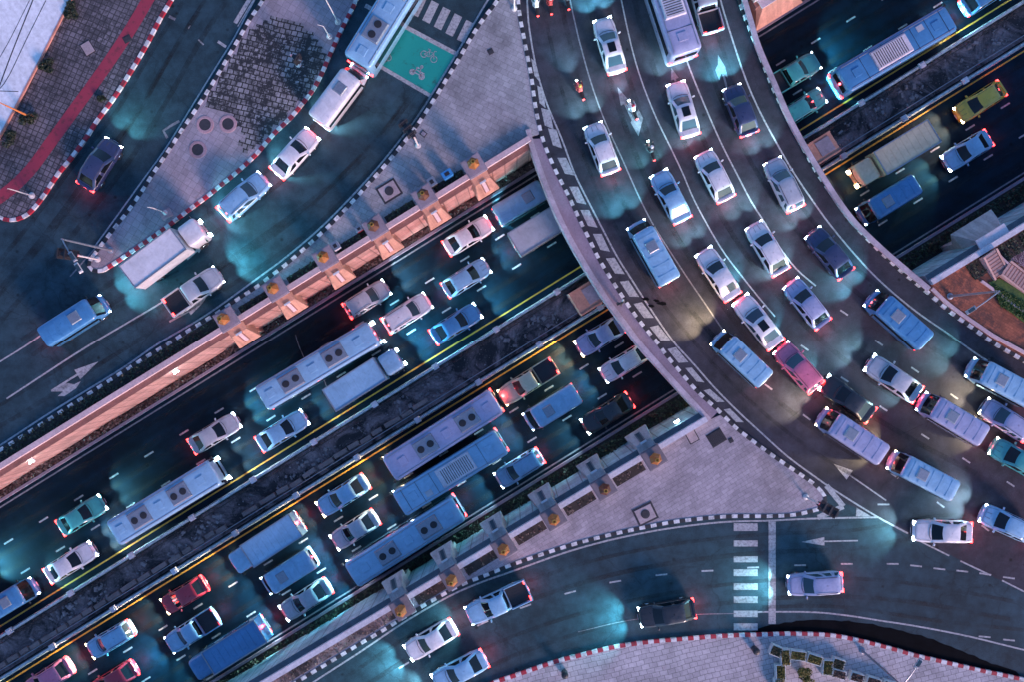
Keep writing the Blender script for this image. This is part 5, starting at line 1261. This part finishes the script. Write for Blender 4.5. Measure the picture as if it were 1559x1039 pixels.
car('sedan', 'silver', (1360, 577), (1322, 550), 'silver sedan in the third lane below the right bank', GB)
car('van', 'lilac', (1444, 637), (1399, 610), 'lilac van in the third lane near the right picture edge', GB)
car('sedan', 'dark blue', (1262, 385), (1236, 352), 'dark blue sedan right of the long line in the outer lane of the bridge', GB)
car('van', 'blue', (1362, 487), (1324, 452), 'blue van in the outer lane beside the brick plaza', GB)
car('van', 'pale blue', (1518, 582), (1476, 560), 'pale blue van in the outer lane at the right picture edge', GB)
car('hatchback', 'lilac', (1530, 640), (1490, 612), 'lilac hatchback in the third lane at the right picture edge', GB, True)
car('sedan', 'teal', (1548, 700), (1508, 676), 'teal sedan in the second lane at the right picture edge', GB, True)
GC = 'cars on the bottom road'
car('sedan', 'white', (1434, 810), (1378, 809), 'white sedan turning into the bottom road, red tail lights at right', GC)
car('sedan', 'pale blue', (1532, 798), (1490, 778), 'pale blue sedan with bright headlights at the right edge below the arrow', GC)
car('hatchback', 'lilac', (1240, 889), (1180, 894), 'lilac hatchback waiting just right of the stop line', GC)
car('sedan', 'black', (1015, 934), (960, 944), 'black sedan with bright headlights below the dashed line of bottom road', GC)
car('pickup', 'pale blue', (758, 918), (705, 942), 'pale blue pickup in the kerb lane of the bottom road', GC)
car('sedan', 'white', (656, 975), (610, 1002), 'white sedan ahead of the pale blue pickup on the bottom road', GC)
car('sedan', 'pale blue', (700, 1022), (650, 1048), 'pale blue sedan near the bottom edge in the outer lane', GC)
GL = 'cars on the left roads'
car('bus', 'pale blue', (602, 22), (665, -80), 'pale blue bus beside the green bicycle box', GL)
car('van', 'white', (518, 148), (560, 92), 'white van behind the pale blue bus on the left road', GL)
car('sedan', 'white', (449, 233), (492, 184), 'white sedan second behind the pale blue bus on the left road', GL)
car('hatchback', 'pale blue', (372, 299), (420, 254), 'pale blue hatchback third behind the pale blue bus', GL)
car('truck', 'white', (262, 386), (315, 346), 'white box truck fourth behind the pale blue bus', GL)
car('van', 'blue', (119, 488), (165, 458), 'blue van last behind the pale blue bus in the left road', GL)
car('pickup', 'silver', (296, 443), (350, 405), 'silver pickup on the painted arrow near the salmon wall', GL)
car('sedan', 'dark blue', (152, 250), (186, 195), 'dark blue sedan alone on the leftmost road beside the red kerb', GL)
# motorcycles and riders
def moto(p, q, lb, shirt, helmet, body, what):
    m = make_moto(body); loc = P(p[0], p[1], .6)*Vector((1, 1, 0))+Vector((0, 0, .005)); m.location = loc; m.rotation_euler = (0, 0, head_of(p, q)); tag(m, lb, 'motorcycle', 'motorcycles on the bridge')
    r = make_rider(shirt, helmet); r.location = loc; r.rotation_euler = m.rotation_euler; tag(r, what, 'person', 'motorcycle riders on the bridge')
moto((816, 8), (812, -15), 'motorcycle at the top edge next to the bridge kerb', 'cloth_white', 'paint_white', 'paint_teal', 'person in white on the motorcycle next to the bridge kerb')
moto((837, 5), (834, -15), 'red motorcycle at the top edge, second from the bridge kerb', 'cloth_red', 'paint_white', 'paint_red', 'person in red on the motorcycle second from the bridge kerb')
moto((863, -2), (860, -20), 'motorcycle at the top edge right of the red motorcycle', 'cloth_dark', 'paint_silver', 'paint_grey', 'person in dark clothes on the motorcycle right of the red one')
moto((882, 136), (870, 105), 'orange motorcycle ahead of the white sedan near the hatched edge', 'cloth_red', 'paint_yellow', 'paint_red', 'person with yellow helmet riding ahead of the white sedan')
moto((962, 166), (950, 140), 'white motorcycle on the painted arrow of the second lane', 'cloth_white', 'paint_red', 'paint_white', 'person with red helmet riding over the painted arrow')
moto((990, 228), (982, 205), 'dark motorcycle ahead of the pale blue sedan on the bridge', 'cloth_dark', 'paint_white', 'paint_black', 'person in dark clothes riding ahead of the pale blue sedan')
# pedestrian on the bridge sidewalk
root = empty('person', P(942, 463)+Vector((0, 0, .153)), R(110)); tag(root, 'person in dark clothes walking on the left sidewalk of the bridge', 'person')
J = [(0, 0, .95, .14, .11), (0, 0, 1.15, .13, .10), (0, 0, 1.38, .16, .11), (0, 0, 1.5, .06), (0, 0, 1.55, .05), (0, .2, 1.4, .06), (-.05, .26, 1.12, .045), (.08, .27, .88, .035), (.12, .27, .82, .03), (0, -.2, 1.4, .06), (.05, -.26, 1.12, .045), (.2, -.27, .92, .035), (.24, -.27, .87, .03), (0, .1, .88, .09), (.14, .1, .5, .07), (.05, .1, .09, .05), (.2, .1, .05, .04), (0, -.1, .88, .09), (.0, -.1, .5, .07), (-.22, -.1, .12, .05), (-.1, -.1, .05, .04)]
E = [(0, 1), (1, 2), (2, 3), (3, 4), (2, 5), (5, 6), (6, 7), (7, 8), (2, 9), (9, 10), (10, 11), (11, 12), (0, 13), (13, 14), (14, 15), (15, 16), (0, 17), (17, 18), (18, 19), (19, 20)]
person_mesh('body', J, E, 'cloth_dark', root)
for hx, hy, hz in ((.12, .27, .80), (.25, -.27, .85)):
    for k in range(4): person_mesh('finger', [(hx-.02+.018*k, hy, hz, .011), (hx-.02+.02*k, hy, hz-.05, .01), (hx-.02+.02*k, hy*.96, hz-.08+.004*k, .009)], [(0, 1), (1, 2)], 'skin', root)
    person_mesh('thumb', [(hx+.03, hy, hz+.01, .012), (hx+.055, hy*.97, hz-.03, .01)], [(0, 1)], 'skin', root)
add_head(root, (.02, 0, 1.68)); mb = MB(); mb.lathe((0, 0, 1.70), [(.085, -.02), (.09, .03), (.07, .09), (.02, .12)], 14); mb.build('hair', 'hair', root, smooth=True)
root = empty('shoulder_bag', P(946, 459)+Vector((0, 0, .95))); mb = MB(); mb.box((0, 0, .12), (.16, .3, .26)); mb.build('bag', 'cloth_white', root, bevel=.03)
mb = MB(); mb.tube([(0, -.12, .24), (-.05, -.05, .5), (-.05, .05, .5), (0, .12, .24)], .012, 6); mb.build('strap', 'cloth_white', root); tag(root, 'white bag hanging at the side of the walking person', 'bag')
